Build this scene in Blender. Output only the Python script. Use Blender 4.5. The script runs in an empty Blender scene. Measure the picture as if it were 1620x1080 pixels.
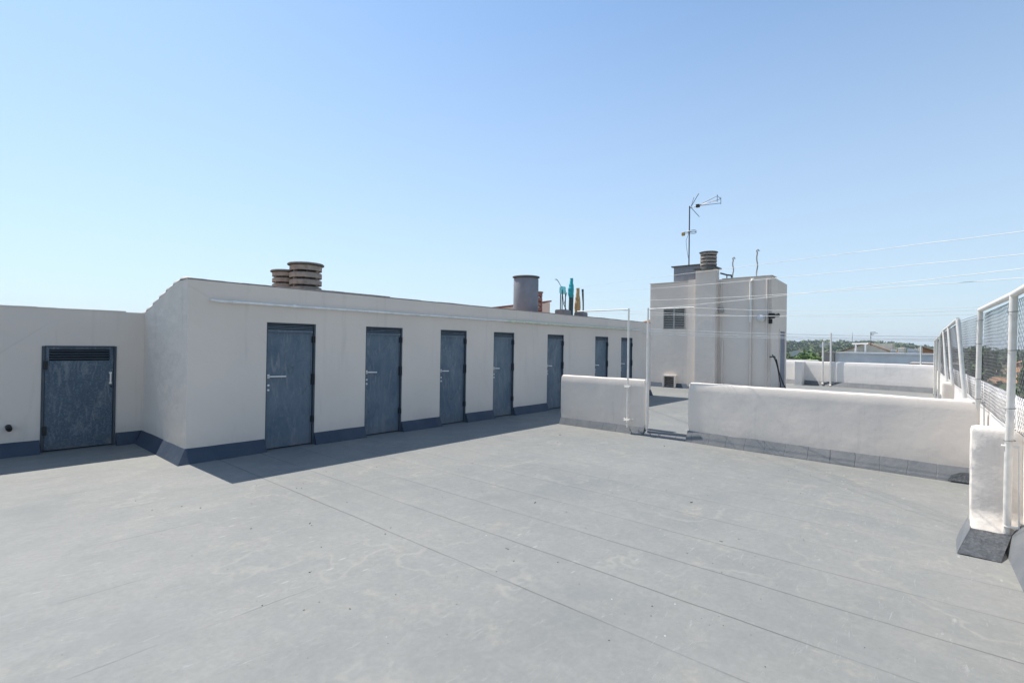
import bpy, bmesh, math, random
from mathutils import Vector, Matrix, noise
R = math.radians
random.seed(7)
S = bpy.context.scene
C = S.collection

# ------------------------------------------------------------ camera, sky, sun
cam = bpy.data.cameras.new('camera'); co = bpy.data.objects.new('camera', cam); C.objects.link(co)
rv = Vector((0.65358, -0.756708, 0.015057)); uv = Vector((-0.015251, 0.0067226, 0.999861)); fv = Vector((0.756704, 0.653719, 0.0071468))
mw = Matrix((rv, uv, -fv)).transposed().to_4x4(); mw.translation = (0, 0, 1.6)
co.matrix_world = mw
cam.sensor_width = 36; cam.lens = 17.79; cam.clip_start = 0.05; cam.clip_end = 20000
S.camera = co
SUN_EL, SUN_AZ = R(58.5), R(-1.2)          # azimuth from +Y towards +X
w = bpy.data.worlds.new('World'); S.world = w; w.use_nodes = True
nt = w.node_tree; nt.nodes.clear()
sky = nt.nodes.new('ShaderNodeTexSky'); sky.sky_type = 'NISHITA'; sky.sun_disc = False
sky.sun_elevation = SUN_EL; sky.sun_rotation = SUN_AZ; sky.altitude = 0
sky.air_density = 1.0; sky.dust_density = 0.4; sky.ozone_density = 1.0
bg = nt.nodes.new('ShaderNodeBackground'); bg.inputs[1].default_value = 0.14
wo = nt.nodes.new('ShaderNodeOutputWorld')
wtc = nt.nodes.new('ShaderNodeTexCoord'); wsx = nt.nodes.new('ShaderNodeSeparateXYZ'); nt.links.new(wtc.outputs['Generated'], wsx.inputs[0])
wmr = nt.nodes.new('ShaderNodeMapRange'); nt.links.new(wsx.outputs[2], wmr.inputs[0])   # pale air near the horizon
wmr.inputs[1].default_value = .0; wmr.inputs[2].default_value = .55; wmr.inputs[3].default_value = .80; wmr.inputs[4].default_value = .12
wmx = nt.nodes.new('ShaderNodeMix'); wmx.data_type = 'RGBA'; nt.links.new(wmr.outputs[0], wmx.inputs[0]); nt.links.new(sky.outputs[0], wmx.inputs[6])
wmx.inputs[7].default_value = (3.5, 4.15, 4.8, 1)
wml = nt.nodes.new('ShaderNodeMix'); wml.data_type = 'RGBA'; wml.blend_type = 'MULTIPLY'; wml.inputs[0].default_value = 1; wml.inputs[7].default_value = (.81, .975, 1.05, 1)
nt.links.new(sky.outputs[0], wml.inputs[6]); nt.links.new(wml.outputs[2], wmx.inputs[6])
nt.links.new(wmx.outputs[2], bg.inputs[0]); nt.links.new(bg.outputs[0], wo.inputs[0])
sl = bpy.data.lights.new('sun', 'SUN'); sl.energy = 4.6; sl.angle = R(0.53); sl.color = (1, 0.945, 0.86)
so = bpy.data.objects.new('sun', sl); C.objects.link(so)
sd = Vector((math.sin(SUN_AZ) * math.cos(SUN_EL), math.cos(SUN_AZ) * math.cos(SUN_EL), math.sin(SUN_EL)))
so.rotation_euler = sd.to_track_quat('Z', 'Y').to_euler(); so.location = sd * 50
S.view_settings.view_transform = 'Standard'; S.view_settings.look = 'None'
S.view_settings.exposure = 0.4; S.view_settings.gamma = 1
S.render.engine = 'CYCLES'

# ------------------------------------------------------------ materials
class N:
    """tiny node helper"""
    def __init__(s, name):
        s.m = bpy.data.materials.new(name); s.m.use_nodes = True
        s.t = s.m.node_tree; s.b = s.t.nodes['Principled BSDF']
        s.tc = s.t.nodes.new('ShaderNodeTexCoord'); s.co = s.tc.outputs['Object']
    def n(s, typ, **k):
        x = s.t.nodes.new(typ)
        for a, v in k.items(): setattr(x, a, v)
        return x
    def L(s, a, b): s.t.links.new(a, b)
    def map(s, scale=(1, 1, 1), rot=(0, 0, 0), loc=(0, 0, 0)):
        m = s.n('ShaderNodeMapping'); m.inputs['Scale'].default_value = scale; m.inputs['Rotation'].default_value = rot
        m.inputs['Location'].default_value = loc; s.L(s.co, m.inputs[0]); return m.outputs[0]
    def noise(s, sc, det=4, rough=.55, vec=None, dist=0):
        x = s.n('ShaderNodeTexNoise'); x.inputs['Scale'].default_value = sc; x.inputs['Detail'].default_value = det
        x.inputs['Roughness'].default_value = rough; x.inputs['Distortion'].default_value = dist
        s.L(vec or s.co, x.inputs['Vector']); return x.outputs[0]
    def ramp(s, f, a, b, va=0., vb=1.):
        x = s.n('ShaderNodeMapRange'); x.inputs[1].default_value = a; x.inputs[2].default_value = b
        x.inputs[3].default_value = va; x.inputs[4].default_value = vb; s.L(f, x.inputs[0]); return x.outputs[0]
    def math(s, op, a, b=None):
        x = s.n('ShaderNodeMath', operation=op)
        for i, v in enumerate((a, b)):
            if v is None: continue
            if isinstance(v, (int, float)): x.inputs[i].default_value = v
            else: s.L(v, x.inputs[i])
        return x.outputs[0]
    def mix(s, f, a, b):
        x = s.n('ShaderNodeMix', data_type='RGBA')
        for sock, v in ((x.inputs[0], f), (x.inputs[6], a), (x.inputs[7], b)):
            if isinstance(v, (int, float)): sock.default_value = v
            elif isinstance(v, tuple): sock.default_value = (*v, 1)
            else: s.L(v, sock)
        return x.outputs[2]
    def bump(s, h, strength=.3, dist=.01):
        x = s.n('ShaderNodeBump'); x.inputs['Strength'].default_value = strength; x.inputs['Distance'].default_value = dist
        s.L(h, x.inputs['Height']); s.L(x.outputs[0], s.b.inputs['Normal'])
    def done(s, col, rough=.8, spec=.3, metal=0.):
        if isinstance(col, tuple): s.b.inputs['Base Color'].default_value = (*col, 1)
        else: s.L(col, s.b.inputs['Base Color'])
        if isinstance(rough, float): s.b.inputs['Roughness'].default_value = rough
        else: s.L(rough, s.b.inputs['Roughness'])
        s.b.inputs['Specular IOR Level'].default_value = spec; s.b.inputs['Metallic'].default_value = metal
        return s.m

def simple(name, a, b=None, sc=6., rough=.8, spec=.3, metal=0., bs=.15, bd=.004, bsc=40.):
    q = N(name); b = b or tuple(v * .8 for v in a)
    c = q.mix(q.ramp(q.noise(sc, 5), .35, .65), a, b)
    q.bump(q.noise(bsc, 5, .6), bs, bd)
    return q.done(c, rough, spec, metal)

def plaster(name, a, b, dirt=(.33, .315, .29), relief=.5):
    q = N(name)
    big = q.ramp(q.noise(.9, 4), .35, .7); c = q.mix(big, a, b)
    st = q.math('MULTIPLY', q.ramp(q.noise(1.1, 6, .7, q.map((5, 5, .5))), .56, .78), .26)
    c = q.mix(st, c, dirt)
    sp = q.ramp(q.noise(9, 6, .75), .68, .8, 0, .22); c = q.mix(sp, c, dirt)
    sz = q.n('ShaderNodeSeparateXYZ'); q.L(q.co, sz.inputs[0])
    gr = q.math('MULTIPLY', q.ramp(q.math('ADD', sz.outputs[2], q.math('MULTIPLY', q.noise(3.5, 5, .7), .5)), .62, .36), .20); c = q.mix(gr, c, dirt)
    vv = q.n('ShaderNodeTexVoronoi', feature='DISTANCE_TO_EDGE'); vv.inputs['Scale'].default_value = .55; q.L(q.map((1, 1, .8), (.2, .1, .3)), vv.inputs['Vector'])
    ck = q.math('MULTIPLY', q.ramp(q.math('ADD', vv.outputs[0], q.math('MULTIPLY', q.noise(6, 6, .7), .03)), .0185, .0165), q.ramp(q.noise(.8, 2, .5, q.map(loc=(4, 4, 4))), .52, .6)); c = q.mix(q.math('MULTIPLY', ck, .12), c, dirt)
    h = q.math('ADD', q.math('MULTIPLY', q.noise(4.5, 3, .5), 1.6), q.math('MULTIPLY', q.noise(60, 4, .6), .12))
    q.bump(h, relief, .03)
    return q.done(c, .78, .25)

M = {}
M['wall'] = plaster('white_plaster', (.73, .648, .565), (.675, .603, .53), relief=.2)
M['wall_old'] = plaster('grey_white_plaster', (.74, .66, .58), (.68, .61, .54), relief=.2)
M['low'] = plaster('thick_white_paint', (.78, .695, .61), (.73, .655, .58), relief=.12)
M['bright'] = plaster('bright_white_paint', (.82, .775, .73), (.76, .72, .68), relief=.15)
M['low_rough'] = plaster('rough_white_render', (.76, .70, .64), (.70, .64, .58), relief=.45)

def floor_mat():
    q = N('grey_roof_membrane')
    sx = q.n('ShaderNodeSeparateXYZ'); q.L(q.co, sx.inputs[0]); X, Y = sx.outputs[0], sx.outputs[1]
    base = q.mix(q.ramp(q.noise(.45, 5, .6), .35, .68), (.240, .240, .225), (.188, .194, .188))
    base = q.mix(q.ramp(q.noise(2.3, 6, .7), .45, .75, 0, .5), base, (.275, .265, .245))
    # cream stains
    cream = q.math('MULTIPLY', q.ramp(q.noise(1.7, 7, .72), .56, .68), q.ramp(q.noise(14, 4, .7), .4, .62))
    base = q.mix(q.ramp(q.noise(24, 6, .75), .36, .66, 0, .30), base, (.135, .139, .135))
    base = q.mix(q.ramp(q.noise(7.5, 7, .75, None, .6), .50, .68, 0, .22), base, (.32, .318, .298))
    base = q.mix(q.ramp(q.noise(1.2, 5, .7, q.map(loc=(9, 2, 0))), .5, .7, 0, .4), base, (.172, .182, .184))
    base = q.mix(q.math('MULTIPLY', cream, .42), base, (.37, .34, .27))
    tide = q.math('MULTIPLY', q.ramp(q.math('ABSOLUTE', q.math('SUBTRACT', q.noise(.55, 5, .55, q.map(loc=(2, 6, 0))), .56)), .010, .002), q.ramp(q.noise(1.4, 3), .42, .6))
    base = q.mix(q.math('MULTIPLY', tide, .30), base, (.34, .325, .28))
    # fine scuffs, stretched across the sheets
    sc = q.ramp(q.noise(3.0, 8, .8, q.map((1.2, 6, 1), (0, 0, .5)), 1.2), .58, .66)
    base = q.mix(q.math('MULTIPLY', sc, .42), base, (.36, .36, .35))
    scd = q.ramp(q.noise(4.2, 8, .8, q.map((5, 1.4, 1), (0, 0, -.3), (3, 1, 0)), 1.5), .67, .73)
    base = q.mix(q.math('MULTIPLY', scd, .45), base, (.13, .135, .14))
    # short pale trowel marks
    tv = q.n('ShaderNodeTexVoronoi'); tv.inputs['Scale'].default_value = 3.2; q.L(q.map((1, 3.4, 1), (0, 0, .9)), tv.inputs['Vector'])
    tick = q.math('MULTIPLY', q.ramp(tv.outputs['Distance'], .13, .06), q.ramp(q.noise(.7, 2), .48, .58))
    base = q.mix(q.math('MULTIPLY', tick, .6), base, (.36, .36, .34))
    # dark specks and white specks
    for scale, thr, col, off in ((7, .035, (.06, .06, .06), 0), (5, .03, (.6, .6, .58), 5), (16, .06, (.12, .12, .12), 9)):
        v = q.n('ShaderNodeTexVoronoi'); v.inputs['Scale'].default_value = scale; q.L(q.map((1, 1, 1), (0, 0, off), (off, 0, 0)), v.inputs['Vector'])
        s2 = q.math('MULTIPLY', q.ramp(v.outputs['Distance'], thr, thr * .6), q.ramp(q.noise(2.1 + off, 2, .5, q.map((1, 1, 1), (0, 0, 0), (off * 3, 0, 0))), .47, .49))
        base = q.mix(q.math('MULTIPLY', s2, .8), base, col)
    # sheet seams parallel to Y, spacing .5565, starting at x = 2.6
    wob = q.math('MULTIPLY', q.math('SUBTRACT', q.noise(1.3, 4, .6), .5), .03)
    u = q.math('DIVIDE', q.math('SUBTRACT', q.math('ADD', X, wob), 2.603), .5565)
    fr = q.math('ABSOLUTE', q.math('SUBTRACT', q.math('FRACT', q.math('ADD', u, .5)), .5))
    line = q.ramp(fr, .015, .006)
    side = q.math('GREATER_THAN', X, 2.35)
    fade = q.ramp(q.noise(.8, 3, .6, q.map((1, 1, 1), (0, 0, 0), (7, 3, 0))), .34, .56, .25, 1)
    far = q.ramp(X, 2.6, 6.2, 1, .35)
    seam = q.math('MULTIPLY', q.math('MULTIPLY', q.math('MULTIPLY', line, side), fade), far)
    # overlap band beside the seam a touch different
    band = q.math('MULTIPLY', q.math('MULTIPLY', q.ramp(q.math('FRACT', u), .16, .13), side), .10)
    base = q.mix(band, base, (.28, .275, .262))
    base = q.mix(q.math('MULTIPLY', seam, .8), base, (.075, .072, .07))
    # broken cross seams on the left part, parallel to X
    wob2 = q.math('MULTIPLY', q.math('SUBTRACT', q.noise(.9, 4, .6), .5), .06)
    v2 = q.math('DIVIDE', q.math('SUBTRACT', q.math('ADD', Y, wob2), 4.06), .93)
    fr2 = q.math('ABSOLUTE', q.math('SUBTRACT', q.math('FRACT', q.math('ADD', v2, .5)), .5))
    br = q.ramp(q.noise(1.1, 2, .5, q.map((1, 1, 1), (0, 0, 0), (1, 8, 0))), .52, .6)
    cs = q.math('MULTIPLY', q.math('MULTIPLY', q.ramp(fr2, .007, .003), q.math('LESS_THAN', X, 1.7)), br)
    base = q.mix(q.math('MULTIPLY', cs, .5), base, (.06, .06, .06))
    h = q.math('ADD', q.math('MULTIPLY', q.noise(2.2, 5, .6), .5), q.math('MULTIPLY', q.noise(32, 6, .7), .3))
    h = q.math('SUBTRACT', h, q.math('MULTIPLY', seam, .5))
    h = q.math('ADD', h, q.math('MULTIPLY', sc, .12))
    q.bump(h, .45, .012)
    return q.done(base, q.ramp(q.noise(3, 4), .3, .7, .55, .72), .35)
M['floor'] = floor_mat()

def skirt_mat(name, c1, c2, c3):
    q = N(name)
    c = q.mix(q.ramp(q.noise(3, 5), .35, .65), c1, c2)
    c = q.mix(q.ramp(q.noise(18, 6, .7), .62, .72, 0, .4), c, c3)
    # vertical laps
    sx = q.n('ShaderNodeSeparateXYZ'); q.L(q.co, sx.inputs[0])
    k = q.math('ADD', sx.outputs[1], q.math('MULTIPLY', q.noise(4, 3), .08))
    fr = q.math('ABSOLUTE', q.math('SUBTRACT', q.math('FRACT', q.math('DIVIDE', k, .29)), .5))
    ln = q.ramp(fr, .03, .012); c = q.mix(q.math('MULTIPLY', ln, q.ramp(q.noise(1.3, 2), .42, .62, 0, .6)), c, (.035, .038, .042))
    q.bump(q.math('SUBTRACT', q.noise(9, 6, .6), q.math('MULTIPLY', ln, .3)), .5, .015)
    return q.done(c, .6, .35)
M['skirt'] = skirt_mat('waterproof_paint_in_shade', (.034, .052, .082), (.050, .068, .096), (.16, .165, .165))  # skirting coat darkened and blued, shade put into the colour
M['skirt_lit'] = skirt_mat('waterproof_paint_in_sun', (.125, .134, .145), (.16, .166, .172), (.27, .27, .26))  # lighter copy of the same coat, sunlight put into the colour
q = N('black_bitumen_and_shadow'); q.bump(q.noise(30, 6, .65), .6, .015)
M['bitumen_and_shadow'] = q.done(q.mix(q.ramp(q.noise(30, 5, .7), .45, .7), (.05, .056, .064), (.11, .118, .128)), .55, .35)  # shared by the bitumen flap and the painted shadow wedge

def galv(name, a, b, spangle=False, seed=0):
    q = N(name)
    c = q.mix(q.ramp(q.noise(2.6, 6, .7, q.map((1, 1, .6), loc=(seed, seed, 0)), .6), .36, .64), a, b)
    if spangle:
        v = q.n('ShaderNodeTexVoronoi', feature='F1'); v.inputs['Scale'].default_value = 62; q.L(q.map((1, 1, 1)), v.inputs['Vector'])
        c = q.mix(q.ramp(v.outputs['Color'], .55, .9, 0, .55), c, tuple(x * 2.1 for x in b))
        c = q.mix(q.ramp(q.noise(26, 6, .8, None, 1.5), .6, .7, 0, .5), c, tuple(x * 2.6 for x in b))
    st = q.ramp(q.noise(6, 6, .75, q.map((2.2, 1, .5), loc=(seed, 0, 3)), .8), .52, .66, 0, .5)
    c = q.mix(st, c, (.25, .265, .28))
    ds = q.ramp(q.noise(9, 6, .8, q.map((1, 1, .35), loc=(seed * 2, 0, 0)), 1.), .56, .70, 0, .6)
    c = q.mix(ds, c, (.035, .045, .056))
    sx = q.n('ShaderNodeSeparateXYZ'); q.L(q.co, sx.inputs[0])
    rust = q.math('MULTIPLY', q.ramp(sx.outputs[2], .22, .0), q.ramp(q.noise(11, 6, .7, q.map(loc=(seed, 1, 0))), .42, .62, 0, .6))
    c = q.mix(rust, c, (.19, .17, .145))
    q.bump(q.noise(5, 4), .12, .01)
    return q.done(c, .5, .5, .15)
for k in range(7): M['door%d' % k] = galv('galvanised_steel_sheet', (.066, .108, .155), (.120, .165, .205), seed=k * 3.7)
M['vdoor'] = galv('spangled_galvanised_sheet', (.045, .080, .118), (.066, .100, .134), True, 5)
M['frame'] = simple('dark_steel_frame', (.05, .07, .09), (.07, .085, .10), rough=.5)
M['gap'] = simple('dark_gap', (.015, .016, .02))
M['hinge'] = simple('black_hinge_iron', (.02, .022, .026), rough=.5)
M['white_metal'] = simple('white_painted_metal', (.78, .75, .70), (.68, .65, .60), sc=14, rough=.45, spec=.5, bs=.2)
M['pipe'] = simple('peeling_white_pipe', (.86, .85, .81), (.70, .69, .66), sc=9, rough=.5)
M['pipe_rough'] = simple('crusted_pipe', (.72, .78, .56), (.58, .58, .52), sc=20, rough=.8, bs=.9, bd=.02, bsc=30)
M['chrome'] = simple('bright_steel', (.75, .75, .74), (.6, .6, .6), rough=.3, spec=.6, metal=.5)
M['clay'] = simple('weathered_clay', (.36, .315, .27), (.24, .21, .185), sc=12, bs=.5)
M['clay_cap'] = simple('grey_lichened_cap', (.15, .15, .14), (.09, .09, .088), sc=20, bs=.5)
M['redclay'] = simple('red_clay', (.30, .10, .08), (.34, .25, .22), sc=9, bs=.4)
M['tank'] = simple('grey_fibre_cement', (.24, .255, .285), (.20, .215, .24), sc=5, bs=.3)
M['tank_cap'] = simple('dark_cement_cap', (.11, .125, .12), (.16, .17, .16), sc=8)
M['rooftile'] = simple('terracotta_tile', (.42, .24, .13), (.30, .17, .10), sc=9, bs=.4)
M['mortar'] = simple('mortar_edge', (.44, .40, .36), (.30, .27, .25), sc=14, bs=.7, bd=.02)
M['verge'] = simple('painted_verge_tile', (.60, .57, .53), (.44, .40, .36), sc=10, bs=.5)
M['wood_dark'] = simple('weathered_louvre', (.36, .34, .30), (.26, .25, .22), sc=20, rough=.8)
M['louvre_frame'] = simple('grey_louvre_frame', (.40, .39, .37))
M['galvwire'] = simple('galvanised_wire', (.075, .08, .095), (.05, .055, .065), rough=.6, spec=.5, metal=.3)
M['line'] = simple('plastic_line', (.78, .77, .74), (.6, .6, .58), rough=.5)
M['black'] = simple('black_rubber', (.012, .014, .018), rough=.5)
M['lampglass'] = simple('frosted_glass_lamp', (.62, .63, .62), (.55, .56, .56), rough=.25, spec=.5)
M['teal'] = simple('teal_fabric', (.04, .42, .46), (.03, .30, .36), sc=14)
M['aqua'] = simple('aqua_fabric', (.30, .80, .80), (.22, .68, .70), sc=14)
M['tan'] = simple('tan_canvas', (.58, .40, .20), (.42, .28, .14), sc=12)
M['darkpole'] = simple('dark_green_pole', (.05, .085, .09), rough=.5)
M['alu'] = simple('antenna_aluminium', (.10, .10, .11), (.07, .07, .075), rough=.4, metal=.4)
M['yellow'] = simple('yellow_plastic', (.55, .40, .08))
M['brick_house'] = simple('ochre_render', (.80, .70, .56), (.66, .58, .46), sc=1.2)
M['grey_render'] = simple('blue_grey_render', (.80, .77, .78), (.68, .66, .68), sc=.8)
M['brown_render'] = simple('brown_render', (.42, .36, .32), (.36, .31, .28), sc=1)
M['white_house'] = simple('pale_house_render', (.62, .61, .58), (.50, .49, .46), sc=1)
M['orange_house'] = simple('orange_house_render', (.55, .28, .14), (.45, .23, .12), sc=1)
M['trunk'] = simple('tree_bark', (.10, .075, .055), (.06, .05, .04), sc=8, bs=.6)
M['glass'] = simple('dark_window_glass', (.03, .035, .04), rough=.15, spec=.6)
def leafmat(name, a, b, sc):
    q = N(name); c = q.mix(q.ramp(q.noise(sc, 3), .35, .65), a, b); return q.done(c, .7, .25)
M['leaf'] = leafmat('leaves_mid_green', (.10, .17, .055), (.16, .24, .08), .5)
M['leaf_dark'] = leafmat('leaves_dark_green', (.065, .11, .045), (.11, .16, .065), .4)
M['leaf_lime'] = leafmat('leaves_lime_green', (.14, .23, .04), (.21, .31, .06), .8)
M['wood'] = leafmat('far_woodland_leaves', (.07, .115, .05), (.16, .19, .085), .03)
def ground_mat():
    q = N('dry_fields')
    v = q.n('ShaderNodeTexVoronoi'); v.inputs['Scale'].default_value = .012; q.L(q.map((1, 1.8, 1), (0, 0, .4)), v.inputs['Vector'])
    cr = q.n('ShaderNodeValToRGB'); q.L(v.outputs['Color'], cr.inputs[0])
    e = cr.color_ramp.elements; e[0].position = .2; e[0].color = (.10, .11, .05, 1); e[1].position = .8; e[1].color = (.30, .22, .14, 1)
    e2 = e.new(.5); e2.color = (.22, .19, .10, 1)
    c = q.mix(q.ramp(q.noise(.05, 6, .7), .4, .65), cr.outputs[0], (.09, .10, .05))
    return q.done(c, .95, .1)
M['ground'] = ground_mat()

# ------------------------------------------------------------ mesh helpers
def obj(name, bm, mat, parent=None, smooth=False, kind=None):
    me = bpy.data.meshes.new(name)
    bmesh.ops.recalc_face_normals(bm, faces=bm.faces)
    bm.to_mesh(me); bm.free()
    if smooth:
        me.shade_smooth()
        try: me.set_sharp_from_angle(angle=R(40))
        except Exception: pass
    if mat: me.materials.append(M[mat] if isinstance(mat, str) else mat)
    o = bpy.data.objects.new(name, me); C.objects.link(o)
    if parent: o.parent = parent
    if kind: o['kind'] = kind
    return o
def thing(name, label, cat, group=None, loc=(0, 0, 0)):
    o = bpy.data.objects.new(name, None); C.objects.link(o); o.location = loc; o.empty_display_size = .2
    o['label'] = label; o['category'] = cat
    if group: o['group'] = group
    return o
def tag(o, label, cat, group=None):
    o['label'] = label; o['category'] = cat
    if group: o['group'] = group
    return o
def B(): return bmesh.new()
def box(bm, a, b, bevel=0., mtx=None, seg=2):
    r = bmesh.ops.create_cube(bm, size=1); vs = r['verts']
    for v in vs: v.co = Vector(((a[i] + b[i]) / 2 + v.co[i] * (b[i] - a[i])) for i in range(3))
    if bevel:
        es = list({e for v in vs for e in v.link_edges})
        r2 = bmesh.ops.bevel(bm, geom=es, offset=bevel, segments=seg, affect='EDGES'); vs = list({v for f in r2['faces'] for v in f.verts} | {v for v in vs if v.is_valid})
    if mtx: bmesh.ops.transform(bm, matrix=mtx, verts=vs)
    return vs
def poly(bm, pts): return bm.faces.new([bm.verts.new(p) for p in pts])
def prism(bm, bottom, top):
    n = len(bottom); a = [bm.verts.new(p) for p in bottom]; b = [bm.verts.new(p) for p in top]
    bm.faces.new(a[::-1]); bm.faces.new(b)
    for i in range(n): bm.faces.new((a[i], a[(i + 1) % n], b[(i + 1) % n], b[i]))
def tube(bm, pts, r, n=8, caps=True):
    pts = [Vector(p) for p in pts]; rs = r if isinstance(r, (list, tuple)) else [r] * len(pts)
    rings = []
    for i, p in enumerate(pts):
        d = (pts[min(i + 1, len(pts) - 1)] - pts[max(i - 1, 0)]).normalized()
        a = d.cross(Vector((0, 0, 1))) if abs(d.z) < .95 else d.cross(Vector((1, 0, 0)))
        a.normalize(); b = d.cross(a)
        rings.append([bm.verts.new(p + (a * math.cos(t) + b * math.sin(t)) * rs[i]) for t in [2 * math.pi * k / n for k in range(n)]])
    for A, Bq in zip(rings, rings[1:]):
        for k in range(n): bm.faces.new((A[k], A[(k + 1) % n], Bq[(k + 1) % n], Bq[k]))
    if caps: bm.faces.new(rings[0][::-1]); bm.faces.new(rings[-1])
def lathe(bm, c, prof, n=32, close=False):
    rings = [[bm.verts.new((c[0] + r * math.cos(2 * math.pi * k / n), c[1] + r * math.sin(2 * math.pi * k / n), c[2] + z)) for k in range(n)] for r, z in prof]
    pr = list(zip(rings, rings[1:]))
    if close: pr.append((rings[-1], rings[0]))
    for A, Bq in pr:
        for k in range(n): bm.faces.new((A[k], A[(k + 1) % n], Bq[(k + 1) % n], Bq[k]))
    if not close: bm.faces.new(rings[0][::-1]); bm.faces.new(rings[-1])
def wob(bm, amp, sc, seed=0.):
    bm.normal_update()
    off = Vector((seed, seed * 1.7, -seed))
    for v in bm.verts: v.co += v.normal * (noise.noise(v.co * sc + off) * amp + noise.noise(v.co * sc * 3.1 + off) * amp * .4)
def slab_wall(p0, p1, zb, zt, th, bevel=.03, step=.12, amp=.006, seed=0., ext=True):
    """long hand-plastered wall: rounded top, wavy surface; p0->p1 is the face line, thickness to its left"""
    p0, p1 = Vector((*p0, 0)), Vector((*p1, 0)); L = (p1 - p0).length; d = (p1 - p0) / L; nrm = Vector((-d.y, d.x, 0))
    bm = B(); H = zt - zb; b = bevel
    prof = [(0, 0)] + [(0, H * k / 6) for k in range(1, 6)] + [(0, H - b), (b * .3, H - b * .3), (b, H), (th / 2, H + .004), (th - b, H), (th - b * .3, H - b * .3), (th, H - b)] + [(th, H * k / 6) for k in range(5, 0, -1)] + [(th, 0)]
    n = max(2, int(L / step)); rings = []
    for i in range(n + 1):
        s = L * i / n
        inset = 0.
        ring = []
        for (t, z) in prof:
            ring.append(bm.verts.new(p0 + d * s + nrm * t + Vector((0, 0, zb + z))))
        rings.append(ring)
    for A, Q in zip(rings, rings[1:]):
        for k in range(len(prof) - 1): bm.faces.new((A[k], Q[k], Q[k + 1], A[k + 1]))
    fa = bm.faces.new(rings[0]); fb = bm.faces.new(rings[-1][::-1])
    bmesh.ops.bevel(bm, geom=[e for e in list(fa.edges) + list(fb.edges)], offset=b * .6, segments=2, affect='EDGES')
    bmesh.ops.recalc_face_normals(bm, faces=bm.faces)
    wob(bm, amp, 2.2, seed)
    return bm
def skirt(bm, top, bot, zt=.18, wobble=.006):
    """sloped skirting: quads from a top line (at the wall, z=zt) to a bottom line on the floor, with a small ledge"""
    n = len(top)
    for i in range(n - 1):
        a, b = Vector((*top[i], 0)), Vector((*top[i + 1], 0)); c, d = Vector((*bot[i], 0)), Vector((*bot[i + 1], 0))
        k = max(1, int((b - a).length / .25))
        for j in range(k):
            t0, t1 = j / k, (j + 1) / k
            def zz(p): return zt + noise.noise(p * 3.3) * wobble
            A, Bq, Cc, D = a.lerp(b, t0), a.lerp(b, t1), c.lerp(d, t0), c.lerp(d, t1)
            oA = (Cc - A).normalized() * .014 if (Cc - A).length > 0 else Vector(); oB = (D - Bq).normalized() * .014
            zA, zB = zz(A), zz(Bq)
            poly(bm, (A + Vector((0, 0, zA)), Bq + Vector((0, 0, zB)), Bq + oB + Vector((0, 0, zB)), A + oA + Vector((0, 0, zA))))
            poly(bm, (A + oA + Vector((0, 0, zA)), Bq + oB + Vector((0, 0, zB)), D + Vector((0, 0, .002)), Cc + Vector((0, 0, .002))))
    for i in (0, n - 1):
        a, c = Vector((*top[i], 0)), Vector((*bot[i], 0)); o = (c - a).normalized() * .014
        poly(bm, (a, a + Vector((0, 0, zt)), a + o + Vector((0, 0, zt)), c))
    bmesh.ops.remove_doubles(bm, verts=bm.verts, dist=.0005)

# ------------------------------------------------------------ setting: floor, ground, hills
XC, YW, YV = 2.235, 7.543, 9.579       # building corner x, storage wall y, recessed wall y
DH, HW = 1.882, 2.40                    # door height, wall height
def fy(x): return -.39 + .042 * (x - 5.5)   # line of the boundary fence
bm = B(); poly(bm, ((-9, fy(-9) - .3, 0), (27.5, fy(27.5) - .3, 0), (27.5, 14, 0), (-9, 14, 0)))
obj('terrace_floor', bm, 'floor', kind='structure')
t = thing('apartment_block', 'large pale building body that carries the whole roof terrace', 'building')
bm = B(); box(bm, (-9, 0, -11), (27.5, 14, -.02))
for v in bm.verts:
    if v.co.y < .1: v.co.y = fy(v.co.x) - .33
obj('wall', bm, 'white_house', t)

def hz(x, y):
    r = math.hypot(x, y); 
    h = -11 + max(0, (r - 150)) * .004
    k = min(1, max(0, (r - 350) / 550.)); k = k * k * (3 - 2 * k)
    a = math.degrees(math.atan2(y, x))
    # ridge a little higher between azimuth 4 and 14 degrees
    amp = 5 + 9 * math.exp(-((a - 9) / 6.5) ** 2) + 3 * math.exp(-((a - 4) / 2.) ** 2) + 6 * math.exp(-((a - 22) / 8.) ** 2)
    amp += 2.2 * noise.noise(Vector((x, y, 0)) * .006)
    return h + k * amp - max(0, (r - 1100)) * .012
bm = B(); rings = []
rad = [14, 30, 60, 100, 150, 220, 300, 380, 460, 540, 620, 700, 780, 860, 950, 1100, 1500, 2200, 3200]
for r in rad:
    rings.append([bm.verts.new((r * math.cos(a) + 9, r * math.sin(a), hz(r * math.cos(a), r * math.sin(a)) if r < 1200 else -4 - (r - 1200) * .001)) for a in [2 * math.pi * k / 180 for k in range(180)]])
for A, Q in zip(rings, rings[1:]):
    for k in range(180): bm.faces.new((A[k], A[(k + 1) % 180], Q[(k + 1) % 180], Q[k]))
bm.faces.new(rings[0])
obj('ground', bm, 'ground', kind='structure', smooth=True)

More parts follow.
